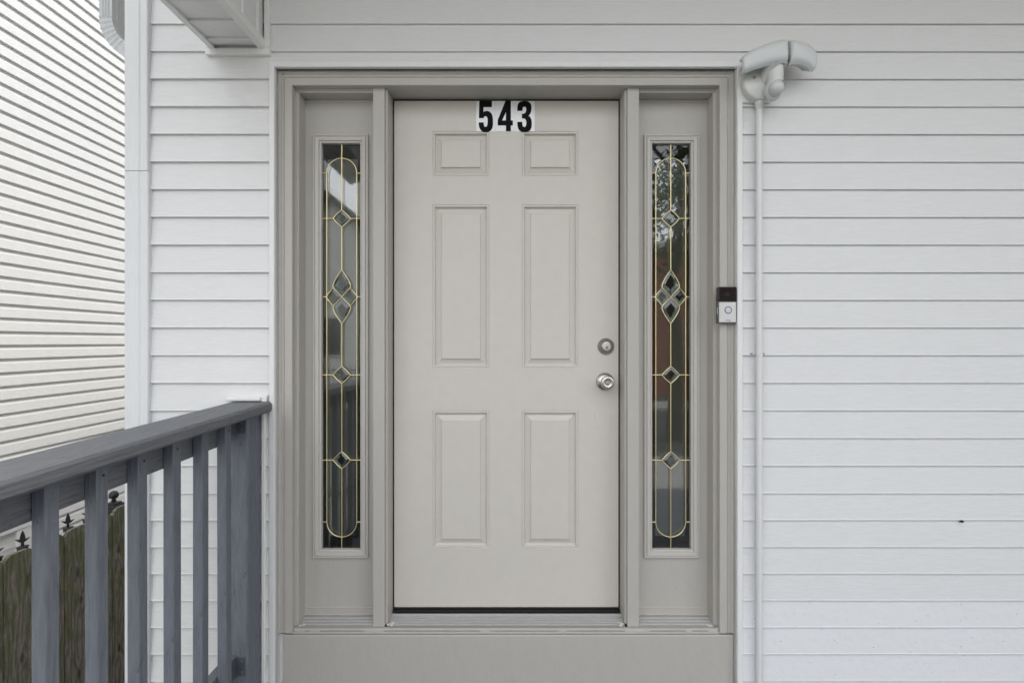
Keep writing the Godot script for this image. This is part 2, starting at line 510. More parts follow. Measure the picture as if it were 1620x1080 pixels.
func build_door_frame() -> void:
	var t := thing("door_frame", "greige painted frame with moulded casing, two mullions and metal sill round the front door", "door frame", Vector3(0, -0.25, -0.05))
	var mould := [[0.0, -0.03], [0.0, -0.0125], [0.003, -0.0105], [0.0115, -0.0105], [0.0125, -0.0130], [0.019, -0.0130], [0.0205, -0.0105], [0.0235, -0.0095], [0.0245, -0.0120], [0.0265, -0.0120], [0.0275, -0.0095], [0.0530, -0.0095], [0.0545, -0.0110], [0.0545, -0.040]]
	for side in ["L", "R", "T"]:
		var s := new_st()
		ring(s, -OPEN_X + 0.0005, -0.041, OPEN_X - 0.0005, OPEN_TOP - 0.0005, mould, side, true)
		obj("casing", s, M.trim_paint, t)
	# jambs: stepped front edge, then the reveal back to the door
	var jamb := [[0.0, -0.036], [0.0145, -0.036], [0.0155, -0.0385], [0.0215, -0.0385], [0.0225, -0.0395], [0.0225, -0.150]]
	for side in ["L", "R"]:
		var s := new_st()
		ring(s, -0.816, -0.040, 0.816, 2.0325, jamb, side, true)
		obj("jamb", s, M.trim_paint, t)
	for head in [[-0.805, -0.508, 2.0095], [-0.460, 0.460, 2.0255], [0.508, 0.805, 2.0095]]:
		var s := new_st()
		var y: float = head[2]
		for q in [[2.06, -0.036, y + 0.008, -0.036], [y + 0.008, -0.036, y + 0.007, -0.0385], [y + 0.007, -0.0385, y + 0.001, -0.0385], [y + 0.001, -0.0385, y, -0.0395], [y, -0.0395, y, -0.150]]:
			var d := Vector3(0, q[3] - q[1], -(q[2] - q[0]))
			if absf(q[3] - q[1]) > 0.05:
				d = Vector3.DOWN
			quad(s, Vector3(head[0], q[0], q[1]), Vector3(head[1], q[0], q[1]), Vector3(head[1], q[2], q[3]), Vector3(head[0], q[2], q[3]), d)
		obj("head_jamb", s, M.trim_paint, t)
	for sg in [-1.0, 1.0]:
		var s := new_st()
		box(s, Vector3(0.4625 * sg if sg > 0 else -0.5075, -0.028, -0.110), Vector3(0.5075 if sg > 0 else -0.4625, 2.029, -0.029), 0.0015)
		var inner: float = 0.4535
		var lo: float = inner if sg > 0 else -0.4624
		var hi: float = 0.4624 if sg > 0 else -inner
		box(s, Vector3(lo, -0.022, -0.150), Vector3(hi, 2.0255, -0.0375), 0.0015)
		obj("mullion", s, M.trim_paint, t)
		# black weatherstrip in the gap beside the door
		s = new_st()
		box(s, Vector3(0.4478 * sg if sg > 0 else -0.4533, 0.0, -0.140), Vector3(0.4533 if sg > 0 else -0.4478, 2.0250, -0.121))
		obj("weatherstrip", s, M.rubber, t)
	var s2 := new_st()
	box(s2, Vector3(-0.4475, 2.0165, -0.140), Vector3(0.4475, 2.0252, -0.121))
	obj("weatherstrip", s2, M.rubber, t)
	# sill under the sidelights and threshold under the door: ridged metal falling to a nose
	for run in [[-0.7925, -0.4625, 0.0, 4], [0.4625, 0.7925, 0.0, 4], [-0.4530, 0.4530, 0.0055, 5]]:
		var s := new_st()
		var pr := []
		var up: float = run[2]
		var nr: int = run[3]
		pr.append(Vector2(-0.150, -0.026))
		pr.append(Vector2(-0.098, -0.026))
		pr.append(Vector2(-0.0965, -0.0185 + up * 0.5))
		pr.append(Vector2(-0.0925, -0.0187 + up * 0.5))
		for k in nr:
			var za := -0.090 + 0.066 * k / nr
			var w := 0.066 / nr
			var yy := -0.019 + up * 0.5 - (0.008 + up * 0.3) * k / nr
			var hgt: float = 0.0036 if up > 0 else 0.0020
			pr.append_array([Vector2(za, yy - hgt), Vector2(za + w * 0.35, yy - hgt - 0.0004), Vector2(za + w * 0.48, yy), Vector2(za + w * 0.92, yy - 0.0006)])
		for i in pr.size() - 1:
			quad(s, Vector3(run[0], pr[i].y, pr[i].x), Vector3(run[1], pr[i].y, pr[i].x), Vector3(run[1], pr[i + 1].y, pr[i + 1].x), Vector3(run[0], pr[i + 1].y, pr[i + 1].x), Vector3(0, pr[i + 1].x - pr[i].x, -(pr[i + 1].y - pr[i].y)))
		obj("sill", s, M.sill_metal, t)
	var nose := new_st()
	var np := [Vector2(-0.0265, -0.0275), Vector2(-0.018, -0.0290), Vector2(-0.0165, -0.0305), Vector2(-0.0165, -0.0350), Vector2(-0.024, -0.0352), Vector2(-0.024, -0.0372), Vector2(-0.0135, -0.0374), Vector2(-0.0125, -0.0385), Vector2(-0.0125, -0.0450), Vector2(-0.0150, -0.0465), Vector2(-0.029, -0.0465)]
	for i in np.size() - 1:
		quad(nose, Vector3(-0.8055, np[i].y, np[i].x), Vector3(0.8055, np[i].y, np[i].x), Vector3(0.8055, np[i + 1].y, np[i + 1].x), Vector3(-0.8055, np[i + 1].y, np[i + 1].x), Vector3(0, np[i + 1].x - np[i].x, -(np[i + 1].y - np[i].y)))
	obj("sill_nose", nose, M.trim_paint, t)
	# caulk smeared over parts of the nose's groove and at the mullions' feet
	for c in [[-0.800, -0.762], [-0.742, -0.705], [-0.535, -0.462], [0.452, 0.545], [0.68, 0.705], [0.765, 0.800], [-0.10, -0.06], [0.20, 0.23]]:
		var s := new_st()
		box(s, Vector3(c[0], -0.0378, -0.0238), Vector3(c[1], -0.0345, -0.0152), 0.0012)
		obj("caulk", s, M.frame_paint, t)
	rng.seed = 5
	for c in [[-0.447, -0.022, -0.040], [0.447, -0.022, -0.040], [-0.785, -0.026, -0.042], [0.785, -0.026, -0.042]]:
		var s := new_st()
		for k in 7:
			var r := rng.randf_range(0.003, 0.0065)
			var p := Vector3(c[0] + signf(-c[0]) * rng.randf_range(-0.004, 0.012), c[1] + 0.001 - k * 0.0005, c[2] + 0.012 - k * 0.004 + rng.randf_range(-0.003, 0.003))
			lathe(s, [[0.0, r * 0.7], [r * 0.6, r * 0.5], [r, 0.0], [r * 0.7, -r * 0.5]], Transform3D(Basis(Vector3.RIGHT, -PI / 2).scaled(Vector3(1.6, 0.8, 1)), p), 9)
		obj("caulk", s, M.caulk, t)
	# board under the sill
	var kb := new_st()
	box(kb, Vector3(-0.8425, -0.255, -0.030), Vector3(0.8595, -0.0495, -0.0125), 0.003)
	obj("kick_board", kb, M.trim_paint, t)
	# nail holes in the casing
	for p in [[-0.838, 2.066, -0.010], [-0.838, 1.52, -0.0104], [-0.826, 0.30, -0.0095], [0.838, 1.44, -0.0104], [0.824, 0.18, -0.0095], [0.845, 0.02, -0.0104]]:
		var s := new_st()
		lathe(s, [[0.0, 0.0004], [0.0016, 0.0004], [0.0021, 0.0]], Transform3D(Basis(), Vector3(p[0], p[1], p[2])), 8)
		obj("nail_head", s, M.caulk if p[1] < 2.0 else M.hole, t)

const DOOR_Z := -0.115

func build_door() -> void:
	var t := thing("front_door", "greige six-panel front door with nickel deadbolt and knob", "door", Vector3(0, 0, -0.135))
	var x0 := -0.4472
	var x1 := 0.4472
	var y1 := 2.0165
	var cols := [[-0.2950, -0.0675], [0.0615, 0.2880]]
	var rows := [[0.233, 0.782], [0.952, 1.604], [1.716, 1.896]]
	# slab: the stamped face between the panels, and its edges
	var s := new_st()
	var xs := [x0, cols[0][0], cols[0][1], cols[1][0], cols[1][1], x1]
	var ys := [0.0, rows[0][0], rows[0][1], rows[1][0], rows[1][1], rows[2][0], rows[2][1], y1]
	for i in 5:
		for j in 7:
			if i % 2 == 1 and j % 2 == 1:
				continue
			quad(s, Vector3(xs[i], ys[j], DOOR_Z), Vector3(xs[i + 1], ys[j], DOOR_Z), Vector3(xs[i + 1], ys[j + 1], DOOR_Z), Vector3(xs[i], ys[j + 1], DOOR_Z), Vector3(0, 0, 1))
	ring(s, x0, 0.0, x1, y1, [[0.0, DOOR_Z - 0.045], [0.0, DOOR_Z]])
	quad(s, Vector3(x0, 0, DOOR_Z - 0.045), Vector3(x1, 0, DOOR_Z - 0.045), Vector3(x1, y1, DOOR_Z - 0.045), Vector3(x0, y1, DOOR_Z - 0.045), Vector3(0, 0, -1))
	obj("slab", s, M.door_paint, t)
	var prof := [[0.0, 0.0], [0.0012, -0.0022], [0.0028, -0.0022], [0.0045, -0.0004], [0.0085, -0.0004], [0.0105, -0.0026], [0.0125, -0.0105], [0.0155, -0.0120], [0.0185, -0.0112], [0.0345, -0.0062], [0.0360, -0.0015], [0.0385, -0.0002]]
	for c in cols:
		for r in rows:
			var p := new_st()
			var steps := []
			for q in prof:
				steps.append([q[0], DOOR_Z + q[1]])
			ring(p, c[0], r[0], c[1], r[1], steps)
			var i: float = prof[-1][0]
			var z: float = DOOR_Z + prof[-1][1]
			quad(p, Vector3(c[0] + i, r[0] + i, z), Vector3(c[1] - i, r[0] + i, z), Vector3(c[1] - i, r[1] - i, z), Vector3(c[0] + i, r[1] - i, z), Vector3(0, 0, 1))
			obj("door_panel", p, M.door_paint, t)
	for p in [[-0.012, 0.366], [0.001, 0.368], [-0.020, 0.372], [0.352, 0.762], [0.118, 0.11]]:
		var k := new_st()
		lathe(k, [[0.0, 0.0003], [0.0012, 0.0003], [0.0015, 0.0]], Transform3D(Basis(), Vector3(p[0], p[1], DOOR_Z)), 8)
		obj("chip", k, M.rubber_grey if p[0] > 0.3 else M.sill_metal, t)
	# black sweep under the slab
	s = new_st()
	box(s, Vector3(-0.446, -0.0088, -0.150), Vector3(0.446, -0.0004, -0.1125), 0.001)
	box(s, Vector3(-0.446, -0.0200, -0.150), Vector3(0.446, -0.0094, -0.1060), 0.001)
	obj("door_sweep", s, M.rubber, t)
	# deadbolt
	var d := new_st()
	lathe(d, [[0.0318, 0.0], [0.0330, 0.002], [0.0325, 0.004], [0.0205, 0.0175], [0.0195, 0.0185], [0.0188, 0.0180]], Transform3D(Basis(), Vector3(0.397, 1.0385, DOOR_Z)), 40)
	var bolt := obj("deadbolt", d, M.nickel_dark, t)
	d = new_st()
	lathe(d, [[0.0188, 0.0160], [0.0182, 0.0190], [0.0170, 0.0195], [0.0162, 0.0180], [0.0152, 0.0180], [0.0148, 0.0196], [0.0, 0.0198]], Transform3D(Basis(), Vector3(0.397, 1.0385, DOOR_Z)), 36, true)
	obj("lock_cylinder", d, M.nickel_face, bolt)
	d = new_st()
	lathe(d, [[0.0062, 0.0195], [0.0056, 0.0214], [0.0, 0.0216]], Transform3D(Basis(), Vector3(0.397, 1.0340, DOOR_Z)), 20, true)
	obj("key_plug", d, M.nickel_dark, bolt)
	d = new_st()
	box(d, Vector3(0.3960, 1.0300, DOOR_Z + 0.0205), Vector3(0.3980, 1.0375, DOOR_Z + 0.0219))
	obj("keyhole", d, M.hole, bolt)
	# knob: rose, neck and a turned knob with its own key cylinder
	var kp := Vector3(0.3935, 0.8980, DOOR_Z)
	d = new_st()
	lathe(d, [[0.0345, 0.0], [0.0360, 0.0015], [0.0356, 0.004], [0.0325, 0.008], [0.022, 0.0135], [0.0165, 0.0165], [0.0140, 0.022], [0.0135, 0.030], [0.0165, 0.038], [0.0235, 0.045], [0.0262, 0.0515], [0.0255, 0.0570], [0.0225, 0.0610], [0.0150, 0.0602], [0.0078, 0.0578], [0.0076, 0.0570]], Transform3D(Basis(), kp), 44)
	var knob := obj("knob", d, M.nickel, t)
	d = new_st()
	lathe(d, [[0.0076, 0.0560], [0.0076, 0.0605], [0.0066, 0.0614], [0.0, 0.0614]], Transform3D(Basis(), kp), 20, true)
	obj("lock_cylinder", d, M.nickel_face, knob)
	d = new_st()
	box(d, kp + Vector3(-0.0010, -0.0044, 0.0610), kp + Vector3(0.0010, 0.0022, 0.0618))
	obj("keyhole", d, M.hole, knob)

# digits drawn as outlines, in units of 1 / 362 of the sticker's height
func digit_outlines(which: String) -> Array:
	if which == "5":
		return [PackedVector2Array([Vector2(255, 214), Vector2(525, 214), Vector2(525, 345), Vector2(345, 345), Vector2(345, 455), Vector2(372, 435), Vector2(420, 425), Vector2(470, 440), Vector2(515, 480), Vector2(540, 540), Vector2(548, 620), Vector2(548, 720), Vector2(535, 790), Vector2(505, 840), Vector2(450, 872), Vector2(390, 878), Vector2(330, 868), Vector2(285, 835), Vector2(255, 780), Vector2(243, 715), Vector2(243, 672), Vector2(348, 672), Vector2(350, 720), Vector2(362, 755), Vector2(388, 770), Vector2(415, 755), Vector2(430, 715), Vector2(435, 650), Vector2(432, 590), Vector2(418, 550), Vector2(388, 535), Vector2(360, 548), Vector2(347, 580), Vector2(247, 580)])]
	if which == "4":
		return [PackedVector2Array([Vector2(825, 214), Vector2(930, 214), Vector2(930, 858), Vector2(825, 858)]),
			PackedVector2Array([Vector2(813, 214), Vector2(824.9, 214), Vector2(824.9, 450), Vector2(742, 630), Vector2(650, 630), Vector2(650, 620)]),
			PackedVector2Array([Vector2(650, 630.1), Vector2(824.9, 630.1), Vector2(824.9, 735), Vector2(650, 735)]),
			PackedVector2Array([Vector2(930.1, 630), Vector2(972, 630), Vector2(972, 735), Vector2(930.1, 735)])]
	return [PackedVector2Array([Vector2(1068, 425), Vector2(1068, 350), Vector2(1078, 290), Vector2(1105, 247), Vector2(1150, 222), Vector2(1222, 214), Vector2(1290, 220), Vector2(1340, 252), Vector2(1366, 305), Vector2(1370, 370), Vector2(1362, 440), Vector2(1340, 490), Vector2(1310, 530), Vector2(1345, 560), Vector2(1368, 610), Vector2(1378, 690), Vector2(1372, 770), Vector2(1350, 830), Vector2(1300, 868), Vector2(1222, 880), Vector2(1150, 868), Vector2(1105, 835), Vector2(1080, 785), Vector2(1068, 720), Vector2(1068, 660), Vector2(1172, 660), Vector2(1175, 715), Vector2(1185, 755), Vector2(1218, 772), Vector2(1245, 760), Vector2(1260, 715), Vector2(1262, 670), Vector2(1252, 620), Vector2(1230, 590), Vector2(1165, 582), Vector2(1165, 490), Vector2(1210, 485), Vector2(1240, 465), Vector2(1255, 425), Vector2(1258, 375), Vector2(1250, 345), Vector2(1222, 333), Vector2(1190, 345), Vector2(1178, 380), Vector2(1175, 425)])]

func build_numbers() -> void:
	var k := 0.0001866
	var left := -0.1205
	var i := 0
	for d in ["5", "4", "3"]:
		var w: float = [0.0762, 0.0800, 0.0775][i]
		var dy: float = [0.0, 0.0012, 0.0][i]
		var t := thing("number_sticker", "white house number sticker reading black %s at the top of the door" % {"5": "five", "4": "four", "3": "three"}[d], "house number", Vector3(left + w / 2.0, 1.895, DOOR_Z), "house number stickers")
		var s := new_st()
		box(s, Vector3(left + 0.0003, 1.8945 + dy, DOOR_Z + 0.0003), Vector3(left + w - 0.0003, 2.0155, DOOR_Z + 0.0011))
		obj("backing", s, M.sticker, t)
		s = new_st()
		for o in digit_outlines(d):
			var poly := PackedVector2Array()
			for p in o:
				poly.append(Vector2(-0.1205 + (p.x - 187.0) * k, 2.0155 - (p.y - 214.0) * k))
			extrude(s, poly, DOOR_Z + 0.0012, DOOR_Z + 0.0018, false)
		obj("digit", s, M.ink, t)
		left += w
		i += 1

func diamond(cy: float, hw: float, hh: float) -> PackedVector2Array:
	# slightly swelling sides, as the leaded diamonds have
	var p := PackedVector2Array()
	var tips := [Vector2(0, hh), Vector2(hw, 0), Vector2(0, -hh), Vector2(-hw, 0)]
	for i in 4:
		var a: Vector2 = tips[i]
		var b: Vector2 = tips[(i + 1) % 4]
		for k in 6:
			var f := k / 6.0
			var m := a.lerp(b, f)
			p.append(Vector2(0, cy) + m + m.normalized() * sin(f * PI) * 0.0018)
	return p

func build_sidelight(cx: float, label: String) -> void:
	var t := thing("sidelight", label, "window", Vector3(cx, 0.0, -0.11), "sidelights of the front door")
	var pz := -0.0950
	var lo := cx - 0.1455 if cx < 0 else cx - 0.1440
	var hi := cx + 0.1440 if cx < 0 else cx + 0.1455
	# flush panel, with its opening for the glass
	var g := [cx - 0.0768, 0.2405, cx + 0.0768, 1.8380]
	var s := new_st()
	var xs := [lo, g[0] - 0.02, g[2] + 0.02, hi]
	var ys := [0.0135, g[1] - 0.02, g[3] + 0.02, 2.0090]
	for i in 3:
		for j in 3:
			if i == 1 and j == 1:
				continue
			quad(s, Vector3(xs[i], ys[j], pz), Vector3(xs[i + 1], ys[j], pz), Vector3(xs[i + 1], ys[j + 1], pz), Vector3(xs[i], ys[j + 1], pz), Vector3(0, 0, 1))
			quad(s, Vector3(xs[i], ys[j], pz - 0.045), Vector3(xs[i + 1], ys[j], pz - 0.045), Vector3(xs[i + 1], ys[j + 1], pz - 0.045), Vector3(xs[i], ys[j + 1], pz - 0.045), Vector3(0, 0, -1))
	ring(s, xs[1], ys[1], xs[2], ys[2], [[0.0, pz], [0.0, pz - 0.045]])
	obj("panel", s, M.trim_paint, t)
	# stop mouldings round the panel and the base strip under it
	s = new_st()
	ring(s, lo - 0.004, 0.004, hi + 0.004, 2.0090, [[0.0, pz + 0.002], [0.0055, pz + 0.0022], [0.0075, pz + 0.0002]], "LRT")
	obj("stop_bead", s, M.frame_paint, t)
	s = new_st()
	for q in [[-0.0195, 0.0135, pz + 0.003, pz + 0.010], ]:
		box(s, Vector3(lo, -0.0195, pz - 0.02), Vector3(hi, 0.0135, pz + 0.0035), 0.002)
		box(s, Vector3(lo, 0.0085, pz), Vector3(hi, 0.0128, pz + 0.0062), 0.0015)
		box(s, Vector3(lo, -0.0190, pz), Vector3(hi, -0.0135, pz + 0.0068), 0.0018)
	obj("base_strip", s, M.trim_paint, t)
	# moulded frame that holds the glass
	s = new_st()
	ring(s, cx - 0.1095, 0.2065, cx + 0.1095, 1.8715, [[0.0, pz], [0.0, pz + 0.0075], [0.0025, pz + 0.0105], [0.0065, pz + 0.0105], [0.0080, pz + 0.0070], [0.0105, pz + 0.0070], [0.0120, pz + 0.0115], [0.0235, pz + 0.0100], [0.0250, pz + 0.0050], [0.0275, pz + 0.0050], [0.0285, pz + 0.0065], [0.0320, pz + 0.0055], [0.0330, pz + 0.0040], [0.0330, pz - 0.012]])
	obj("glass_frame", s, M.frame_paint, t)
	# ---- leaded glass, in local metres about the sidelight's axis
	var hx := 0.0768
	var bx := 0.0593
	var gz := pz - 0.0070
	var spring_t := 1.7237
	var spring_b := 0.3440
	var top := g[3] as float
	var bot := g[1] as float
	var cross := [1.5445, 1.2345, 0.9255, 0.5885]
	var motifs := []
	for y in [cross[0], cross[2], cross[3]]:
		motifs.append(diamond(y, 0.0345, 0.0335))
	# the cluster: two drops above and below, two diamonds at the sides
	var cy: float = cross[1]
	var drop := PackedVector2Array()
	var shape := [Vector2(0, 0.1070), Vector2(0.0085, 0.0940), Vector2(0.0190, 0.0790), Vector2(0.0290, 0.0610), Vector2(0.0345, 0.0465), Vector2(0.0340, 0.0360), Vector2(0, 0)]
	for p in shape:
		drop.append(Vector2(p.x, cy + p.y))
	for k in range(shape.size() - 2, 0, -1):
		drop.append(Vector2(-shape[k].x, cy + shape[k].y))
	motifs.append(drop)
	var low := PackedVector2Array()
	for p in drop:
		low.append(Vector2(p.x, 2.0 * cy - p.y))
	motifs.append(low)
	for sg in [-1.0, 1.0]:
		motifs.append(PackedVector2Array([Vector2(0, cy), Vector2(sg * 0.0340, cy + 0.0360), Vector2(sg * 0.0500, cy + 0.0165), Vector2(sg * 0.0635, cy), Vector2(sg * 0.0500, cy - 0.0165), Vector2(sg * 0.0340, cy - 0.0360)]))
	var cells := []      # [outline, is it border glass]
	for sg in [-1.0, 1.0]:
		# border: corner pieces outside the arcs, and the strips along the edges
		for e in [[top, spring_t, 1.0], [bot, spring_b, -1.0]]:
			var p := PackedVector2Array([Vector2(0, e[0]), Vector2(sg * hx, e[0]), Vector2(sg * hx, e[1])])
			for k in 13:
				var a := PI / 2 * k / 12.0
				p.append(Vector2(sg * bx * cos(a), e[1] + e[2] * bx * sin(a)))
			cells.append([p, true])
		var cuts := [spring_t, cross[0], cross[1], cross[2], cross[3], spring_b]
		for k in 5:
			cells.append([PackedVector2Array([Vector2(sg * bx, cuts[k]), Vector2(sg * hx, cuts[k]), Vector2(sg * hx, cuts[k + 1]), Vector2(sg * bx, cuts[k + 1])]), true])
		# field panes left and right of the centre line
		for k in 5:
			var y_a: float = cuts[k]
			var y_b: float = cuts[k + 1]
			var p := PackedVector2Array([Vector2(0, y_b), Vector2(0, y_a), Vector2(sg * bx, y_a), Vector2(sg * bx, y_b)])
			if k == 0:
				p = PackedVector2Array([Vector2(0, y_b)])
				for j in 13:
					var a := PI / 2 * (12 - j) / 12.0
					p.append(Vector2(sg * bx * cos(a), y_a + bx * sin(a)))
				p.append(Vector2(sg * bx, y_b))
			elif k == 4:
				p = PackedVector2Array([Vector2(0, y_a), Vector2(sg * bx, y_a)])
				for j in 13:
					var a := PI / 2 * j / 12.0
					p.append(Vector2(sg * bx * cos(a), y_b - bx * sin(a)))
			cells.append([p, false])
	for c in cells:
		var polys := [c[0]]
		if not c[1]:
			for mo in motifs:
				var left := []
				for p in polys:
					for r in Geometry2D.clip_polygons(p, mo):
						if not Geometry2D.is_polygon_clockwise(r):
							left.append(r)
				polys = left
		for p in polys:
			var moved := PackedVector2Array()
			var area := 0.0
			for i in p.size():
				moved.append(p[i] + Vector2(cx, 0))
				area += p[i].cross(p[(i + 1) % p.size()]) / 2.0
			if absf(area) < 0.0001:
				continue
			var ps := new_st()
			extrude(ps, moved, gz - 0.004, gz)
			obj("pane", ps, M.glass_clear if c[1] else M.glass_rain, t)
	for mo in motifs:
		var ps := new_st()
		var mid := Vector2.ZERO
		for p in mo:
			mid += p / mo.size()
		for i in mo.size():
			var a: Vector2 = mo[i]
			var b: Vector2 = mo[(i + 1) % mo.size()]
			var a2 := mid + (a - mid) * 0.58
			var b2 := mid + (b - mid) * 0.58
			var off := Vector3(cx, 0, 0)
			quad(ps, off + Vector3(a.x, a.y, gz - 0.001), off + Vector3(b.x, b.y, gz - 0.001), off + Vector3(b2.x, b2.y, gz + 0.0028), off + Vector3(a2.x, a2.y, gz + 0.0028), Vector3(0, 0, 1))
			tri(ps, off + Vector3(a2.x, a2.y, gz + 0.0028), off + Vector3(b2.x, b2.y, gz + 0.0028), off + Vector3(mid.x, mid.y, gz + 0.0028), Vector3(0, 0, 1))
			tri(ps, off + Vector3(a.x, a.y, gz - 0.004), off + Vector3(b.x, b.y, gz - 0.004), off + Vector3(mid.x, mid.y, gz - 0.004), Vector3(0, 0, -1))
		obj("bevelled_pane", ps, M.glass_bevel, t)
	# plain sheet at the back of the glazing unit
	var bs := new_st()
	box(bs, Vector3(cx - bx, spring_b - bx, gz - 0.0150), Vector3(cx + bx, spring_t + bx, gz - 0.0115))
	obj("back_pane", bs, M.glass_crystal, t)
	# brass cames
	var runs := []
	var z := gz + 0.0008
	var ys2 := [top, cross[0] + 0.0335, cross[0] - 0.0335, cy + 0.1070, cy - 0.1070, cross[2] + 0.0335, cross[2] - 0.0335, cross[3] + 0.0335, cross[3] - 0.0335, bot]
	for k in range(0, ys2.size(), 2):
		runs.append([[Vector2(0, ys2[k]), Vector2(0, ys2[k + 1])], false])
	var oval := []
	for k in 25:
		var a := PI * k / 24.0
		oval.append(Vector2(bx * cos(a), spring_t + bx * sin(a)))
	for k in 25:
		var a := PI + PI * k / 24.0
		oval.append(Vector2(bx * cos(a), spring_b + bx * sin(a)))
	runs.append([oval, true])
	for sg in [-1.0, 1.0]:
		for y in [spring_t, spring_b]:
			runs.append([[Vector2(sg * bx, y), Vector2(sg * hx, y)], false])
		for y in [cross[0], cross[2], cross[3]]:
			runs.append([[Vector2(sg * 0.0345, y), Vector2(sg * hx, y)], false])
		runs.append([[Vector2(sg * 0.0635, cy), Vector2(sg * hx, cy)], false])
	for mo in motifs:
		var l := []
		for p in mo:
			l.append(p)
		runs.append([l, true])
	for r in runs:
		var cs := new_st()
		var pts := []
		for p in r[0]:
			pts.append(Vector3(cx + p.x, p.y, z))
		tube(cs, pts, 0.0021, 7, r[1])
		obj("came", cs, M.brass, t)

# ---------------------------------------------------------------- fittings on the wall

func build_doorbell() -> void:
	var t := thing("doorbell", "black and silver video doorbell on the casing beside the conduit", "doorbell", Vector3(0.8245, 1.126, -0.0095))
	var s := new_st()
	box(s, Vector3(0.7905, 1.1255, -0.0092), Vector3(0.8590, 1.2605, 0.0135), 0.003)
	obj("case", s, M.bell_case, t)
	s = new_st()
	box(s, Vector3(0.7900, 1.2055, 0.0005), Vector3(0.8595, 1.2612, 0.0166), 0.004)
	var face := obj("camera_face", s, M.bell_black, t)
	s = new_st()
	lathe(s, [[0.0088, 0.0], [0.0084, 0.0012], [0.006, 0.0008], [0.0, 0.0016]], Transform3D(Basis(), Vector3(0.8245, 1.2360, 0.0162)), 24)
	obj("lens", s, M.bell_black, face)
	s = new_st()
	box(s, Vector3(0.7935, 1.1280, 0.0), Vector3(0.8570, 1.2045, 0.0164), 0.0025)
	var plate := obj("faceplate", s, M.bell_silver, t)
	s = new_st()
	lathe(s, [[0.0142, 0.0], [0.0138, 0.0010], [0.0112, 0.0010], [0.0106, 0.0]], Transform3D(Basis(), Vector3(0.8265, 1.1745, 0.0162)), 32, true)
	obj("button_ring", s, M.bell_ring, plate)
	s = new_st()
	lathe(s, [[0.0108, 0.0], [0.0104, 0.0012], [0.0, 0.0018]], Transform3D(Basis(), Vector3(0.8265, 1.1745, 0.0160)), 28)
	obj("button", s, M.bell_button, plate)
	var tm := TextMesh.new()
	var f := SystemFont.new()
	f.font_names = PackedStringArray(["Droid Sans"])
	tm.font = f
	tm.text = "ring"
	tm.font_size = 64
	tm.pixel_size = 0.000165
	tm.depth = 0.0005
	var l := MeshInstance3D.new()
	l.name = "lettering"
	l.mesh = tm
	l.material_override = M.bell_ring
	plate.add_child(l)
	l.position = Vector3(0.8255, 1.1370, 0.0166)
	s = new_st()
	box(s, Vector3(0.7896, 1.1600, 0.0030), Vector3(0.7910, 1.1850, 0.0085), 0.0005)
	obj("side_clip", s, M.bell_silver, t)

# A lamp head bounded by an upper and a lower curve, bulging to the front and rounded at its rim.
func lamp_head(top: Array, bottom: Array, zs: Array, at: Vector3, k: float, thick: float) -> SurfaceTool:
	var s := new_st()
	var nu := 22
	var nv := 12
	var pick := func(c: Array, f: float) -> Vector2:
		var g: float = f * (c.size() - 1)
		var i: int = mini(int(g), c.size() - 2)
		var a: Vector2 = c[maxi(i - 1, 0)]
		var d: Vector2 = c[mini(i + 2, c.size() - 1)]
		return (c[i] as Vector2).cubic_interpolate(c[i + 1], a, d, g - i)
	var grid := []
	for i in nu + 1:
		var f := float(i) / nu
		var a: Vector2 = pick.call(top, f)
		var b: Vector2 = pick.call(bottom, f)
		var zf := lerpf(zs[0], zs[1], smoothstep(0.0, 1.0, f)) if zs.size() == 2 else 0.0
		var col := []
		for j in nv + 1:
			var v := float(j) / nv
			var p := a.lerp(b, v)
			var rim := pow(absf(2.0 * v - 1.0), 5.0) * 0.016 + pow(absf(2.0 * f - 1.0), 14.0) * 0.010
			col.append(at + Vector3(p.x * k, -p.y * k, zf - rim))
		grid.append(col)
	s.set_smooth_group(1)
	for i in nu:
		for j in nv:
			var q := [grid[i][j], grid[i + 1][j], grid[i + 1][j + 1], grid[i][j + 1]]
			var fc: Vector3 = (q[2] - q[0]).cross(q[3] - q[1])
			for o in ([0, 2, 1, 0, 3, 2] if fc.z > 0 else [0, 1, 2, 0, 2, 3]):
				s.add_vertex(q[o])
	s.set_smooth_group(2)
	var edge := []
	for i in nu + 1:
		edge.append(grid[i][0])
	for j in range(1, nv + 1):
		edge.append(grid[nu][j])
	for i in range(nu - 1, -1, -1):
		edge.append(grid[i][nv])
	for j in range(nv - 1, 0, -1):
		edge.append(grid[0][j])
	var mid := Vector3.ZERO
	for p in edge:
		mid += p / edge.size()
	for i in edge.size():
		var a: Vector3 = edge[i]
		var b: Vector3 = edge[(i + 1) % edge.size()]
		var ab := mid + Vector3(0, 0.012, 0) + (a - mid) * 0.72 - Vector3(0, 0, thick)
		var bb := mid + Vector3(0, 0.012, 0) + (b - mid) * 0.72 - Vector3(0, 0, thick)
		for o in [[a, ab, b], [b, ab, bb], [ab, mid + Vector3(0, 0.012, -thick * 1.1), bb]]:
			for p in o:
				s.add_vertex(p)
	s.generate_normals()
	return s

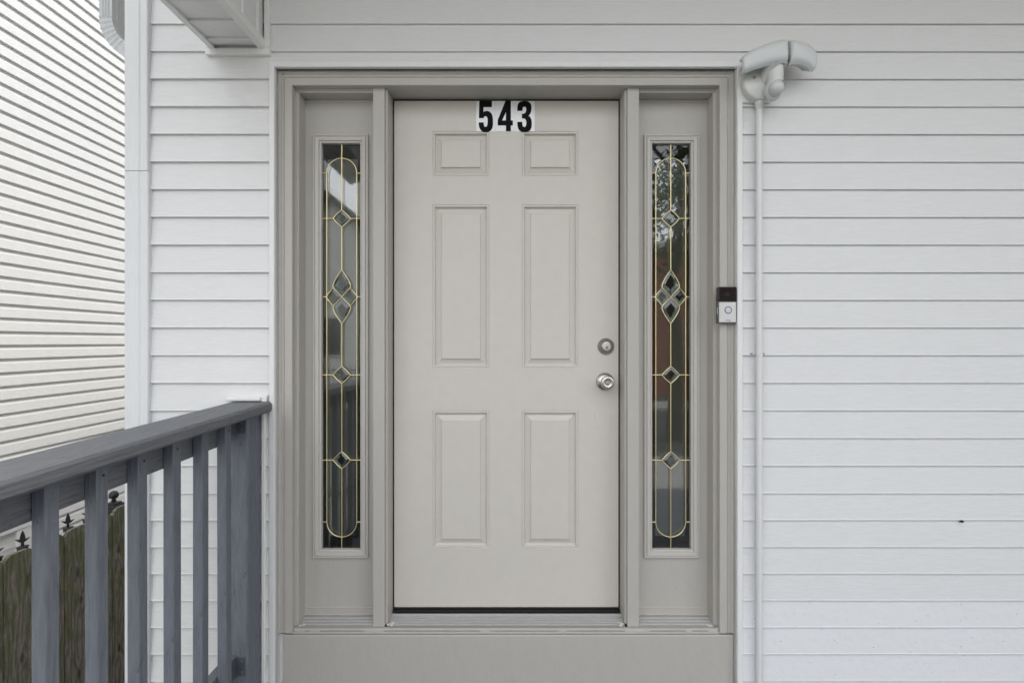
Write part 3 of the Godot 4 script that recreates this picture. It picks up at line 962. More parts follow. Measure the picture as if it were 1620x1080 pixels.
func build_floodlight() -> void:
	var t := thing("motion_floodlight", "white twin-head motion sensor floodlight above the conduit", "outdoor light", Vector3(0.935, 1.943, 0.012))
	var s := new_st()
	box(s, Vector3(0.878, 1.945, 0.0035), Vector3(0.986, 2.070, 0.016), 0.003)
	obj("mounting_block", s, M.vinyl_trim, t)
	s = new_st()
	lathe(s, [[0.068, 0.0], [0.0685, 0.002], [0.068, 0.022], [0.0655, 0.027], [0.060, 0.0295], [0.0, 0.031]], Transform3D(Basis(), Vector3(0.938, 2.009, 0.0165)), 48)
	obj("base_plate", s, M.lamp_plastic, t)
	for p in [Vector2(0.9065, 2.021), Vector2(0.966, 1.985)]:
		s = new_st()
		lathe(s, [[0.0058, 0.0], [0.0055, 0.002], [0.004, 0.003], [0.0, 0.0028]], Transform3D(Basis(), Vector3(p.x, p.y, 0.0462)), 16)
		var scr := obj("screw", s, M.screw, t)
		s = new_st()
		box(s, Vector3(p.x - 0.004, p.y - 0.0007, 0.0480), Vector3(p.x + 0.004, p.y + 0.0007, 0.0494), 0.0, Transform3D.IDENTITY)
		obj("slot", s, M.hole, scr)
	# arm out of the base to the heads, and the sensor's neck
	s = new_st()
	lathe(s, [[0.026, 0.0], [0.024, 0.05], [0.021, 0.075]], Transform3D(Basis(Vector3.RIGHT, -0.55), Vector3(0.955, 2.020, 0.035)), 24)
	obj("arm", s, M.lamp_plastic, t)
	var k := 0.0003294
	var at := Vector3(0.9990, 2.0840, 0.0)
	var c := Vector2(600, 260)
	var sub := func(list: Array) -> Array:
		var out := []
		for p in list:
			out.append(Vector2(p[0], p[1]) - c)
		return out
	s = lamp_head(sub.call([[128, 300], [148, 272], [250, 215], [400, 163], [500, 140], [590, 129]]), sub.call([[136, 452], [170, 466], [260, 437], [400, 405], [500, 393], [597, 385]]), [0.096, 0.118], at, k, 0.042)
	var hd := obj("lamp_head", s, M.lamp_lens, t)
	s = new_st()
	tube(s, [Vector3(0.925, 2.055, 0.035), Vector3(0.945, 2.052, 0.060), Vector3(0.97, 2.062, 0.062)], 0.011, 12)
	obj("joint", s, M.lamp_plastic, hd)
	s = lamp_head(sub.call([[620, 135], [700, 138], [790, 153], [865, 185], [912, 232], [932, 300]]), sub.call([[622, 400], [700, 401], [780, 408], [835, 427], [880, 455], [914, 436]]), [0.118, 0.100], at, k, 0.042)
	hd = obj("lamp_head", s, M.lamp_lens, t)
	s = new_st()
	tube(s, [Vector3(0.958, 2.050, 0.045), Vector3(0.995, 2.062, 0.065), Vector3(1.02, 2.080, 0.070)], 0.011, 12)
	obj("joint", s, M.lamp_plastic, hd)
	# sensor: neck, round housing with a hood rim, lens
	var down := Transform3D(Basis(Vector3.RIGHT, PI / 2), Vector3(0.9705, 2.046, 0.072))
	s = new_st()
	lathe(s, [[0.0, -0.004], [0.024, -0.003], [0.0265, 0.004], [0.0268, 0.022], [0.0262, 0.045], [0.0255, 0.060]], down, 28)
	obj("sensor_neck", s, M.lamp_plastic, t)
	s = new_st()
	var ball := []
	for i in 17:
		var a := -PI / 2 + PI * i / 16.0
		ball.append([0.0295 * cos(a), 0.038 * sin(a)])
	lathe(s, ball, Transform3D(Basis(Vector3.RIGHT, PI / 2), Vector3(0.9610, 1.9590, 0.078)), 30)
	var hs := obj("sensor_housing", s, M.lamp_plastic, t)
	s = new_st()
	ball = []
	for i in 9:
		var a := PI / 2 * i / 8.0
		ball.append([0.0255 * cos(a), 0.021 * sin(a)])
	lathe(s, ball, Transform3D(Basis(Vector3.RIGHT, 0.18).scaled(Vector3(1, 1.05, 1)), Vector3(0.9575, 1.9530, 0.1040)), 30)
	obj("sensor_lens", s, M.sensor_lens, hs)
	s = new_st()
	var rim := []
	for i in 30:
		var a := TAU * i / 30.0
		rim.append(Vector3(0.9575 + 0.0270 * cos(a), 1.9520 + 0.0285 * sin(a), 0.0950 + 0.006 * sin(a)))
	tube(s, rim, 0.0018, 7, true)
	obj("sensor_rim", s, M.vinyl_trim, hs)

func build_conduit() -> void:
	var t := thing("conduit", "thin white conduit running down the siding from the floodlight", "pipe", Vector3(0.9370, -0.26, 0.014))
	var s := new_st()
	tube(s, [Vector3(0.9372, -0.26, 0.0255), Vector3(0.9368, 0.3, 0.0258), Vector3(0.9374, 0.9, 0.0252), Vector3(0.9362, 1.5, 0.0262), Vector3(0.9368, 1.930, 0.0258)], 0.0112, 16)
	obj("pipe", s, M.conduit, t)
	s = new_st()
	lathe(s, [[0.0112, 0.0], [0.0135, 0.004], [0.0135, 0.012], [0.0165, 0.016], [0.0165, 0.026], [0.0130, 0.030]], Transform3D(Basis(Vector3.RIGHT, -PI / 2), Vector3(0.9368, 1.914, 0.0258)), 20)
	obj("connector", s, M.lamp_plastic, t)
	s = new_st()
	box(s, Vector3(0.9090, 1.0060, 0.0110), Vector3(0.9258, 1.0180, 0.0138), 0.001)
	box(s, Vector3(0.9485, 1.0060, 0.0110), Vector3(0.9640, 1.0180, 0.0138), 0.001)
	for i in 10:
		var a0 := PI * i / 10.0
		var a1 := PI * (i + 1) / 10.0
		var r := 0.0124
		var q0 := Vector3(0.9372 + r * cos(a0), 0, 0.0256 + r * sin(a0))
		var q1 := Vector3(0.9372 + r * cos(a1), 0, 0.0256 + r * sin(a1))
		quad(s, q0 + Vector3(0, 1.006, 0), q1 + Vector3(0, 1.006, 0), q1 + Vector3(0, 1.018, 0), q0 + Vector3(0, 1.018, 0), Vector3(cos(a0), 0, sin(a0)))
	var strap := obj("strap", s, M.conduit, t)
	for x in [0.9140, 0.9590]:
		s = new_st()
		lathe(s, [[0.0044, 0.0], [0.0040, 0.0016], [0.0022, 0.0022], [0.0, 0.0020]], Transform3D(Basis(), Vector3(x, 1.012, 0.0136)), 14)
		obj("screw", s, M.screw, strap)

# ---------------------------------------------------------------- porch

func build_railing() -> void:
	var t := thing("porch_railing", "blue-grey painted wooden porch railing with square balusters ending at the white wall", "railing", Vector3(-0.93, -0.26, 0.8))
	var fall := 0.022            # the rail drops a little towards the street
	var length := 1.98
	var slope := Transform3D(Basis(Vector3.RIGHT, fall / 0.95 * 1.0), Vector3(0, 0.835, 0.013))
	var s := new_st()
	box(s, Vector3(-1.018, -0.037, 0.0), Vector3(-0.868, 0.0, length), 0.007, slope)
	obj("cap_rail", s, M.rail_length, t)
	s = new_st()
	box(s, Vector3(-0.986, -0.122, 0.108), Vector3(-0.9510, -0.0375, length - 0.1), 0.002, slope)
	obj("upper_rail", s, M.rail_length, t)
	s = new_st()
	box(s, Vector3(-0.986, -0.130, 0.107), Vector3(-0.9510, -0.048, length - 0.09), 0.002)
	obj("lower_rail", s, M.rail_length, t)
	s = new_st()
	box(s, Vector3(-1.000, -0.26, 0.0155), Vector3(-0.911, 0.796, 0.1055), 0.005)
	obj("post", s, M.rail_upright, t)
	s = new_st()
	box(s, Vector3(-1.000, -0.26, 1.885), Vector3(-0.911, 0.748, 1.974), 0.005)
	obj("post", s, M.rail_upright, t)
	var n := 0
	for k in 14:
		var z := 0.2035 + 0.1226 * k
		var top := 0.835 - 0.0385 - (z + 0.015) * fall / 0.95
		rng.seed = 40 + k
		var turn := Transform3D(Basis(Vector3.UP, rng.randf_range(-0.03, 0.03)) * Basis(Vector3.BACK, rng.randf_range(-0.003, 0.003)), Vector3(-0.9340, 0, z + rng.randf_range(-0.002, 0.002)))
		s = new_st()
		box(s, Vector3(-0.0155, -0.140, -0.0155), Vector3(0.0155, top, 0.0155), 0.0025, turn)
		var b := obj("baluster", s, M.rail_upright, t)
		s = new_st()
		lathe(s, [[0.0, 0.0003], [0.0026, 0.0003], [0.0030, 0.0]], Transform3D(Basis(Vector3.UP, PI / 2), Vector3(-0.9183, top - 0.030, z)), 10)
		obj("nail_head", s, M.hole, b)
		n += 1
	# angle brackets at the post
	for y in [[0.735, 0.785], [-0.120, -0.055]]:
		s = new_st()
		box(s, Vector3(-0.9500, y[0], 0.1058), Vector3(-0.9180, y[1], 0.1080), 0.0006)
		box(s, Vector3(-0.9508, y[0], 0.1082), Vector3(-0.9490, y[1], 0.1480), 0.0006)
		var br := obj("bracket", s, M.rail_metal, t)
		for p in [Vector3(-0.930, y[0] + 0.014, 0.1080), Vector3(-0.930, y[1] - 0.014, 0.1080)]:
			s = new_st()
			lathe(s, [[0.0036, 0.0], [0.0032, 0.0018], [0.0, 0.0022]], Transform3D(Basis(), p), 12)
			obj("screw", s, M.rail_upright, br)

func build_porch() -> void:
	# floor boards run along the wall
	var s := new_st()
	box(s, Vector3(-1.06, -0.42, 0.016), Vector3(4.2, -0.288, 2.25))
	var floor_o := setting("porch_floor", s, M.deck)
	for k in 16:
		s = new_st()
		box(s, Vector3(-1.07, -0.286, 0.018 + 0.1405 * k), Vector3(4.205, -0.260, 0.018 + 0.1405 * k + 0.137), 0.003)
		obj("plank", s, M.deck, floor_o)
	# roof: the boxed beam over the railing, ceiling boards, slab
	var t := thing("porch_roof", "white boxed beam of the porch roof meeting the wall above the railing", "porch roof", Vector3(-0.995, 2.146, 0.02))
	var x0 := -1.103
	var x1 := -0.894
	var y0 := 2.146
	var far := ROOF_OUT
	# underside boards lapped one over the other, starting with a short one at the wall
	var z := 0.012
	var k := 0
	while z < far - 0.05:
		var w: float = 0.052 if k == 0 else 0.0985
		w = minf(w, far - 0.02 - z)
		s = new_st()
		var lap := [Vector3(0, 0.0105, 0), Vector3(0, 0.0025, w * 0.93), Vector3(0, 0.0035, w)]
		quad(s, Vector3(x0 + 0.02, y0 + 0.0125, z), Vector3(x1 - 0.025, y0 + 0.0125, z), Vector3(x1 - 0.025, y0 + 0.0035, z + w - 0.003), Vector3(x0 + 0.02, y0 + 0.0035, z + w - 0.003), Vector3.DOWN)
		quad(s, Vector3(x0 + 0.02, y0 + 0.0035, z + w - 0.003), Vector3(x1 - 0.025, y0 + 0.0035, z + w - 0.003), Vector3(x1 - 0.025, y0 + 0.0050, z + w), Vector3(x0 + 0.02, y0 + 0.0050, z + w), Vector3(0, -1, 0.3))
		quad(s, Vector3(x0 + 0.02, y0 + 0.0050, z + w), Vector3(x1 - 0.025, y0 + 0.0050, z + w), Vector3(x1 - 0.025, y0 + 0.022, z + w), Vector3(x0 + 0.02, y0 + 0.022, z + w), Vector3(0, 0, 1))
		obj("soffit_board", s, M.siding, t)
		z += w
		k += 1
	s = new_st()
	box(s, Vector3(x0, y0 - 0.001, 0.0135), Vector3(x0 + 0.0225, y0 + 0.030, far), 0.002)
	obj("edge_trim", s, M.vinyl_trim, t)
	s = new_st()
	box(s, Vector3(x1 - 0.028, y0 - 0.001, 0.0135), Vector3(x1, y0 + 0.032, far), 0.002)
	obj("edge_trim", s, M.vinyl_trim, t)
	# beam core and the upright boards on its inner side
	s = new_st()
	box(s, Vector3(x0 + 0.004, y0 + 0.024, 0.0135), Vector3(x1 - 0.012, CEIL_Y + 0.1, far - 0.003))
	obj("beam", s, M.siding, t)
	z = 0.014
	k = 0
	while z < far - 0.06:
		var w: float = 0.045 if k == 0 else 0.0985
		w = minf(w, far - 0.01 - z)
		s = new_st()
		quad(s, Vector3(x1 - 0.011, y0 + 0.033, z), Vector3(x1 - 0.0035, y0 + 0.033, z + w - 0.002), Vector3(x1 - 0.0035, CEIL_Y, z + w - 0.002), Vector3(x1 - 0.011, CEIL_Y, z), Vector3(1, 0, 0))
		quad(s, Vector3(x1 - 0.0035, y0 + 0.033, z + w - 0.002), Vector3(x1 - 0.011, y0 + 0.033, z + w), Vector3(x1 - 0.011, CEIL_Y, z + w), Vector3(x1 - 0.0035, CEIL_Y, z + w - 0.002), Vector3(0, 0, 1))
		obj("side_board", s, M.siding, t)
		z += w
		k += 1
	# channel trim where the beam meets the wall
	s = new_st()
	box(s, Vector3(x0 - 0.014, y0 - 0.024, 0.0005), Vector3(x1 + 0.016, y0 + 0.001, 0.0190), 0.002)
	obj("wall_trim", s, M.vinyl_trim, t)
	s = new_st()
	box(s, Vector3(x1 - 0.004, y0 + 0.0015, 0.0005), Vector3(x1 + 0.016, CEIL_Y, 0.0190), 0.002)
	obj("wall_trim", s, M.vinyl_trim, t)
	s = new_st()
	box(s, Vector3(x0 - 0.014, y0 + 0.0015, 0.0005), Vector3(x0 - 0.001, CEIL_Y, 0.0185), 0.002)
	obj("wall_trim", s, M.vinyl_trim, t)
	# the house's wing closes the porch at its far end
	var wing := thing("house_wing", "white clapboard wing closing the open end of the porch", "house", Vector3(4.6, -1.7, 0.7))
	s = new_st()
	box(s, Vector3(4.215, -1.7, 0.015), Vector3(7.0, CEIL_Y + 0.1, 2.6))
	obj("wall", s, M.siding, wing)
	# ceiling and roof slab
	z = 0.016
	while z < far - 0.15:
		s = new_st()
		box(s, Vector3(x1 - 0.002, CEIL_Y, z), Vector3(4.21, CEIL_Y + 0.018, z + 0.147), 0.003)
		obj("ceiling_board", s, M.ceiling, t)
		z += 0.15
	s = new_st()
	box(s, Vector3(x0 - 0.1, CEIL_Y + 0.11, 0.015), Vector3(4.213, CEIL_Y + 0.16, far + 0.12))
	obj("roof_deck", s, M.roofing, t)
	s = new_st()
	box(s, Vector3(x1, CEIL_Y - 0.02, far - 0.03), Vector3(4.21, CEIL_Y + 0.108, far), 0.003)
	obj("fascia", s, M.vinyl_trim, t)

const ROOF_OUT := 1.31
const CEIL_Y := 3.05

# ---------------------------------------------------------------- between the houses

func build_downspout() -> void:
	var t := thing("downspout", "pale ribbed metal downspout elbow beside the house corner post", "downspout", Vector3(-1.67, 1.9, -0.2))
	# vertical pipe, then an elbow that swings in towards the house
	var zc := -0.235
	var path := [[Vector2(-1.664, 2.707), 0.0]]
	path.append([Vector2(-1.664, 2.405), 0.0])
	var r := 0.150
	var steps := 7
	for i in range(1, steps * 3 + 1):
		var a := deg_to_rad(58.0) * i / (steps * 3)
		path.append([Vector2(-1.664 + r * (1.0 - cos(a)), 2.405 - r * sin(a)), a])
	var e: Vector2 = path[-1][0]
	var ang: float = path[-1][1]
	path.append([e + Vector2(sin(ang), -cos(ang)) * 0.10, ang])
	for part in [[0, 1], [1, path.size() - 1]]:
		var s := new_st()
		var prev := []
		for i in range(part[0], part[1] + 1):
			var c: Vector2 = path[i][0]
			var a: float = path[i][1]
			var side := Vector2(cos(a), sin(a))          # across the pipe, towards the house
			var ridge := 1.0
			if part[0] == 1:
				ridge = 1.07 if (i % 3) == 1 else 1.0
			# rectangular section with ribs pressed into its faces
			var sec := []
			var hw := 0.0265 * ridge
			var hd := 0.043 * ridge
			var ribs: float = 0.0035 if part[0] == 0 else 0.0012
			for q in [[-1, -1], [-0.6, -1], [-0.45, -1, 1], [-0.3, -1], [0.3, -1], [0.45, -1, 1], [0.6, -1], [1, -1], [1, -0.6], [1, -0.4, 1], [1, -0.2], [1, 0.2], [1, 0.4, 1], [1, 0.6], [1, 1], [0.62, 1], [0.45, 1, 1], [0.28, 1], [0.16, 1], [0, 1, 1], [-0.16, 1], [-0.28, 1], [-0.45, 1, 1], [-0.62, 1], [-1, 1], [-1, 0.5], [-1, 0.3, 1], [-1, 0.1], [-1, -0.6]]:
				var out := ribs if q.size() > 2 else 0.0
				var px: float = q[0] * (hw + (out if absf(q[0]) == 1.0 else 0.0))
				var pz: float = q[1] * (hd + (out if absf(q[1]) == 1.0 else 0.0))
				sec.append(Vector3(c.x + side.x * px, c.y + side.y * px, zc + pz))
			if prev.size() > 0:
				var mid := Vector3.ZERO
				for p in sec:
					mid += p / sec.size()
				for j in sec.size():
					var j2 := (j + 1) % sec.size()
					quad(s, prev[j], prev[j2], sec[j2], sec[j], (sec[j] + sec[j2]) / 2.0 - mid)
			prev = sec
		obj("pipe" if part[0] == 0 else "elbow", s, M.downspout, t)

func build_neighbour() -> void:
	var x := -3.80
	var house := thing("neighbouring_house", "neighbouring house side wall clad in cream white siding with deep shadow lines", "house", Vector3(x - 1.0, -1.7, -3.0))
	var s := new_st()
	box(s, Vector3(x - 6.0, -1.7, -9.0), Vector3(x, 6.2, 3.2))
	obj("wall", s, M.neighbour_siding, house)
	var h := 0.1028
	var prof := [[0.001, h + 0.002], [0.0015, h - 0.016], [0.0125, h - 0.031], [0.0160, h - 0.037], [0.0225, 0.004], [0.0225, 0.0012], [0.0210, 0.0], [0.001, 0.001]]
	var facing := Basis(Vector3(0, 0, -1), Vector3(0, 1, 0), Vector3(1, 0, 0))
	for k in 74:
		var y := 1.058 + (k - 26.25) * h
		obj("siding_board", board(prof, 11.6, Transform3D(facing, Vector3(x, y, 2.9)), 0.0008, 300 + k, 44), M.neighbour_siding, house)
	s = new_st()
	box(s, Vector3(x - 6.3, 6.202, -9.3), Vector3(x + 0.3, 6.4, 3.5))
	obj("roof", s, M.roofing, house)
	# a low side window in a wide white casing
	var za := -1.98
	var zb := -0.9
	s = new_st()
	box(s, Vector3(x + 0.0005, -0.385, za), Vector3(x + 0.045, -0.305, zb), 0.004)
	box(s, Vector3(x + 0.0005, -1.20, za), Vector3(x + 0.040, -0.3855, za + 0.105), 0.004)
	box(s, Vector3(x + 0.0005, -1.20, zb - 0.105), Vector3(x + 0.040, -0.3855, zb), 0.004)
	box(s, Vector3(x + 0.0005, -1.28, za), Vector3(x + 0.055, -1.2005, zb), 0.004)
	var wn := obj("window", s, M.vinyl_trim, house)
	s = new_st()
	box(s, Vector3(x + 0.0005, -1.20, za + 0.1055), Vector3(x + 0.0185, -0.3855, zb - 0.1055))
	obj("blind", s, M.conduit, wn)

func build_wood_fence() -> void:
	var x := -2.247
	var t := thing("wood_fence", "mossy weathered dog-ear picket fence standing behind the railing balusters", "fence", Vector3(x, -1.7, -1.2))
	for k in range(-6, 22):
		var z := -0.335 - 0.1455 * k
		rng.seed = 90 + k
		var top := 0.098 + rng.randf_range(-0.008, 0.008)
		var w := 0.0695
		var ear := 0.026 + rng.randf_range(-0.004, 0.004)
		var bot := -1.66
		var thick := 0.009
		var lean := rng.randf_range(-0.004, 0.004)
		var out := [Vector2(-w, bot), Vector2(w, bot), Vector2(w, top - ear), Vector2(w - ear * 0.9, top - 0.004), Vector2(w - ear * 1.3, top), Vector2(-w + ear * 1.3, top + 0.001), Vector2(-w + ear * 0.9, top - 0.004), Vector2(-w, top - ear)]
		var s := new_st()
		var idx := Geometry2D.triangulate_polygon(PackedVector2Array(out))
		for side in [1.0, -1.0]:
			for i in range(0, idx.size(), 3):
				var order := [0, 1, 2]
				var ps := []
				for o in order:
					var q: Vector2 = out[idx[i + o]]
					ps.append([Vector3(x + thick * side + lean * (q.y + 0.8), q.y, z - 0.0715 - q.x), Vector2((q.x + w) / (2.0 * w), (top - q.y) / 1.78)])
				var nrm := Vector3(side, 0, 0)
				var fc: Vector3 = (ps[1][0] - ps[0][0]).cross(ps[2][0] - ps[0][0])
				if fc.dot(nrm) > 0:
					ps = [ps[0], ps[2], ps[1]]
				for p in ps:
					s.set_normal(nrm)
					s.set_uv(p[1])
					s.add_vertex(p[0])
		for i in out.size():
			var a: Vector2 = out[i]
			var b: Vector2 = out[(i + 1) % out.size()]
			var n2 := Vector3(0, -(b.x - a.x), -(b.y - a.y))
			var pa := Vector3(x - thick + lean * (a.y + 0.8), a.y, z - 0.0715 - a.x)
			var pb := Vector3(x - thick + lean * (b.y + 0.8), b.y, z - 0.0715 - b.x)
			var d := Vector3(thick * 2, 0, 0)
			var nn := n2.normalized()
			var pts := [pa, pb, pb + d, pa + d]
			var fc2: Vector3 = (pts[2] - pts[0]).cross(pts[3] - pts[1])
			for o in ([0, 2, 1, 0, 3, 2] if fc2.dot(nn) > 0 else [0, 1, 2, 0, 2, 3]):
				s.set_normal(nn)
				s.set_uv(Vector2(0.03 + 0.94 * clampf(((a.x if o == 0 or o == 3 else b.x) + w) / (2 * w), 0, 1), clampf((top - (a.y if o == 0 or o == 3 else b.y)) / 1.78, 0, 1)))
				s.add_vertex(pts[o])
		obj("plank", s, M.fence[(k + 30) % 3], t)
	for y in [-1.35, -0.35]:
		var s := new_st()
		box(s, Vector3(x - 0.050, y, -3.6), Vector3(x - 0.0145, y + 0.085, 0.55), 0.003)
		obj("rail", s, M.fence_rail, t)

func build_iron_fence() -> void:
	var x := -2.425
	var t := thing("iron_fence", "black wrought iron fence with spear finials behind the mossy wooden fence", "fence", Vector3(x, -1.7, -1.3))
	var post_z := -1.150
	for k in range(-7, 16):
		var z := -0.600 - 0.1228 * k
		if absf(z - post_z) < 0.07:
			continue
		if z < post_z:
			z -= 0.03
		var s := new_st()
		box(s, Vector3(x - 0.0065, -1.68, z - 0.0065), Vector3(x + 0.0065, 0.030, z + 0.0065), 0.001)
		var pk := obj("picket", s, M.iron, t)
		# finial: square collar, stem, leaf-shaped spear and two barbs
		s = new_st()
		box(s, Vector3(x - 0.0155, 0.0125, z - 0.0155), Vector3(x + 0.0155, 0.030, z + 0.0155), 0.002)
		box(s, Vector3(x - 0.0185, 0.030, z - 0.0185), Vector3(x + 0.0185, 0.0365, z + 0.0185), 0.002)
		var turn := Transform3D(Basis(Vector3.UP, 0.75), Vector3(x, 0, z))
		var sp := PackedVector2Array([Vector2(-0.0055, 0.036), Vector2(0.0055, 0.036), Vector2(0.0050, 0.060), Vector2(0.010, 0.063), Vector2(0.026, 0.074), Vector2(0.022, 0.066), Vector2(0.0235, 0.066), Vector2(0.0095, 0.072), Vector2(0.0105, 0.078), Vector2(0.0075, 0.095), Vector2(0.0, 0.116), Vector2(-0.0075, 0.095), Vector2(-0.0105, 0.078), Vector2(-0.0095, 0.072), Vector2(-0.026, 0.074), Vector2(-0.010, 0.061), Vector2(-0.0050, 0.058)])
		sp = PackedVector2Array([Vector2(-0.0060, 0.036), Vector2(0.0060, 0.036), Vector2(0.0055, 0.056), Vector2(0.0120, 0.0600), Vector2(0.0270, 0.0745), Vector2(0.0105, 0.0705), Vector2(0.0100, 0.080), Vector2(0.0065, 0.098), Vector2(0.0, 0.116), Vector2(-0.0065, 0.098), Vector2(-0.0100, 0.080), Vector2(-0.0105, 0.0705), Vector2(-0.0270, 0.0745), Vector2(-0.0120, 0.0600), Vector2(-0.0055, 0.056)])
		var fs := new_st()
		extrude(fs, sp, -0.006, 0.006)
		s.append_from(fs.commit(), 0, turn)
		obj("finial", s, M.iron, pk)
	var s := new_st()
	box(s, Vector3(x - 0.028, -1.7, post_z - 0.028), Vector3(x + 0.028, 0.050, post_z + 0.028), 0.003)
	var post := obj("post", s, M.iron, t)
	s = new_st()
	box(s, Vector3(x - 0.038, 0.044, post_z - 0.038), Vector3(x + 0.038, 0.060, post_z + 0.038), 0.003)
	box(s, Vector3(x - 0.030, 0.060, post_z - 0.030), Vector3(x + 0.030, 0.072, post_z + 0.030), 0.004)
	var ball := []
	for i in 13:
		var a := -PI / 2 + PI * i / 12.0
		ball.append([0.026 * cos(a), 0.026 * sin(a)])
	lathe(s, [[0.014, -0.04], [0.010, -0.03], [0.014, -0.02]], Transform3D(Basis(Vector3.RIGHT, -PI / 2), Vector3(x, 0.106, post_z)), 16)
	lathe(s, ball, Transform3D(Basis(Vector3.RIGHT, -PI / 2), Vector3(x, 0.116, post_z)), 20)
	obj("ball_cap", s, M.iron, post)
	for y in [-1.45, -0.12]:
		s = new_st()
		box(s, Vector3(x - 0.014, y, -2.55), Vector3(x + 0.014, y + 0.03, 0.3), 0.002)
		obj("rail", s, M.iron, t)

func leaf_blade(s: SurfaceTool, at: Vector3, dir: Vector3, up: Vector3, length: float, width: float) -> void:
	var side := dir.cross(up).normalized()
	var n := side.cross(dir).normalized()
	var pts := []
	for f in [[0.0, 0.0], [0.35, 1.0], [0.7, 0.75], [1.0, 0.0]]:
		var c: Vector3 = at + dir * length * f[0] - up * length * 0.35 * f[0] * f[0]
		pts.append([c + side * width * f[1] / 2.0 + n * width * 0.12 * f[1], c, c - side * width * f[1] / 2.0 + n * width * 0.12 * f[1]])
	for i in 3:
		quad(s, pts[i][0], pts[i + 1][0], pts[i + 1][1], pts[i][1], n)
		quad(s, pts[i][1], pts[i + 1][1], pts[i + 1][2], pts[i][2], n)

func build_weed() -> void:
	var base := Vector3(-2.62, -1.7, -0.80)
	var t := thing("weed", "bright green leafy weed poking up behind the wooden fence", "plant", base)
	var s := new_st()
	var pts := []
	for i in 12:
		pts.append(base + Vector3(0.02 * sin(i * 1.1) + 0.012 * i, 0.148 * i, 0.015 * cos(i * 0.9)))
	tube(s, pts, 0.004, 6)
	obj("stem", s, M.weed, t)
	rng.seed = 77
	for i in 26:
		var f := 0.55 + 0.45 * i / 26.0
		var c: Vector3 = pts[int(f * 11.0)] + Vector3(0, rng.randf_range(-0.06, 0.05), 0)
		var a := i * 2.4
		s = new_st()
		leaf_blade(s, c, Vector3(cos(a), 0.45, sin(a)).normalized(), Vector3.UP, rng.randf_range(0.05, 0.085), rng.randf_range(0.028, 0.045))
		obj("leaf", s, M.weed, t)

# ---------------------------------------------------------------- the street behind the camera, mirrored in the sidelights

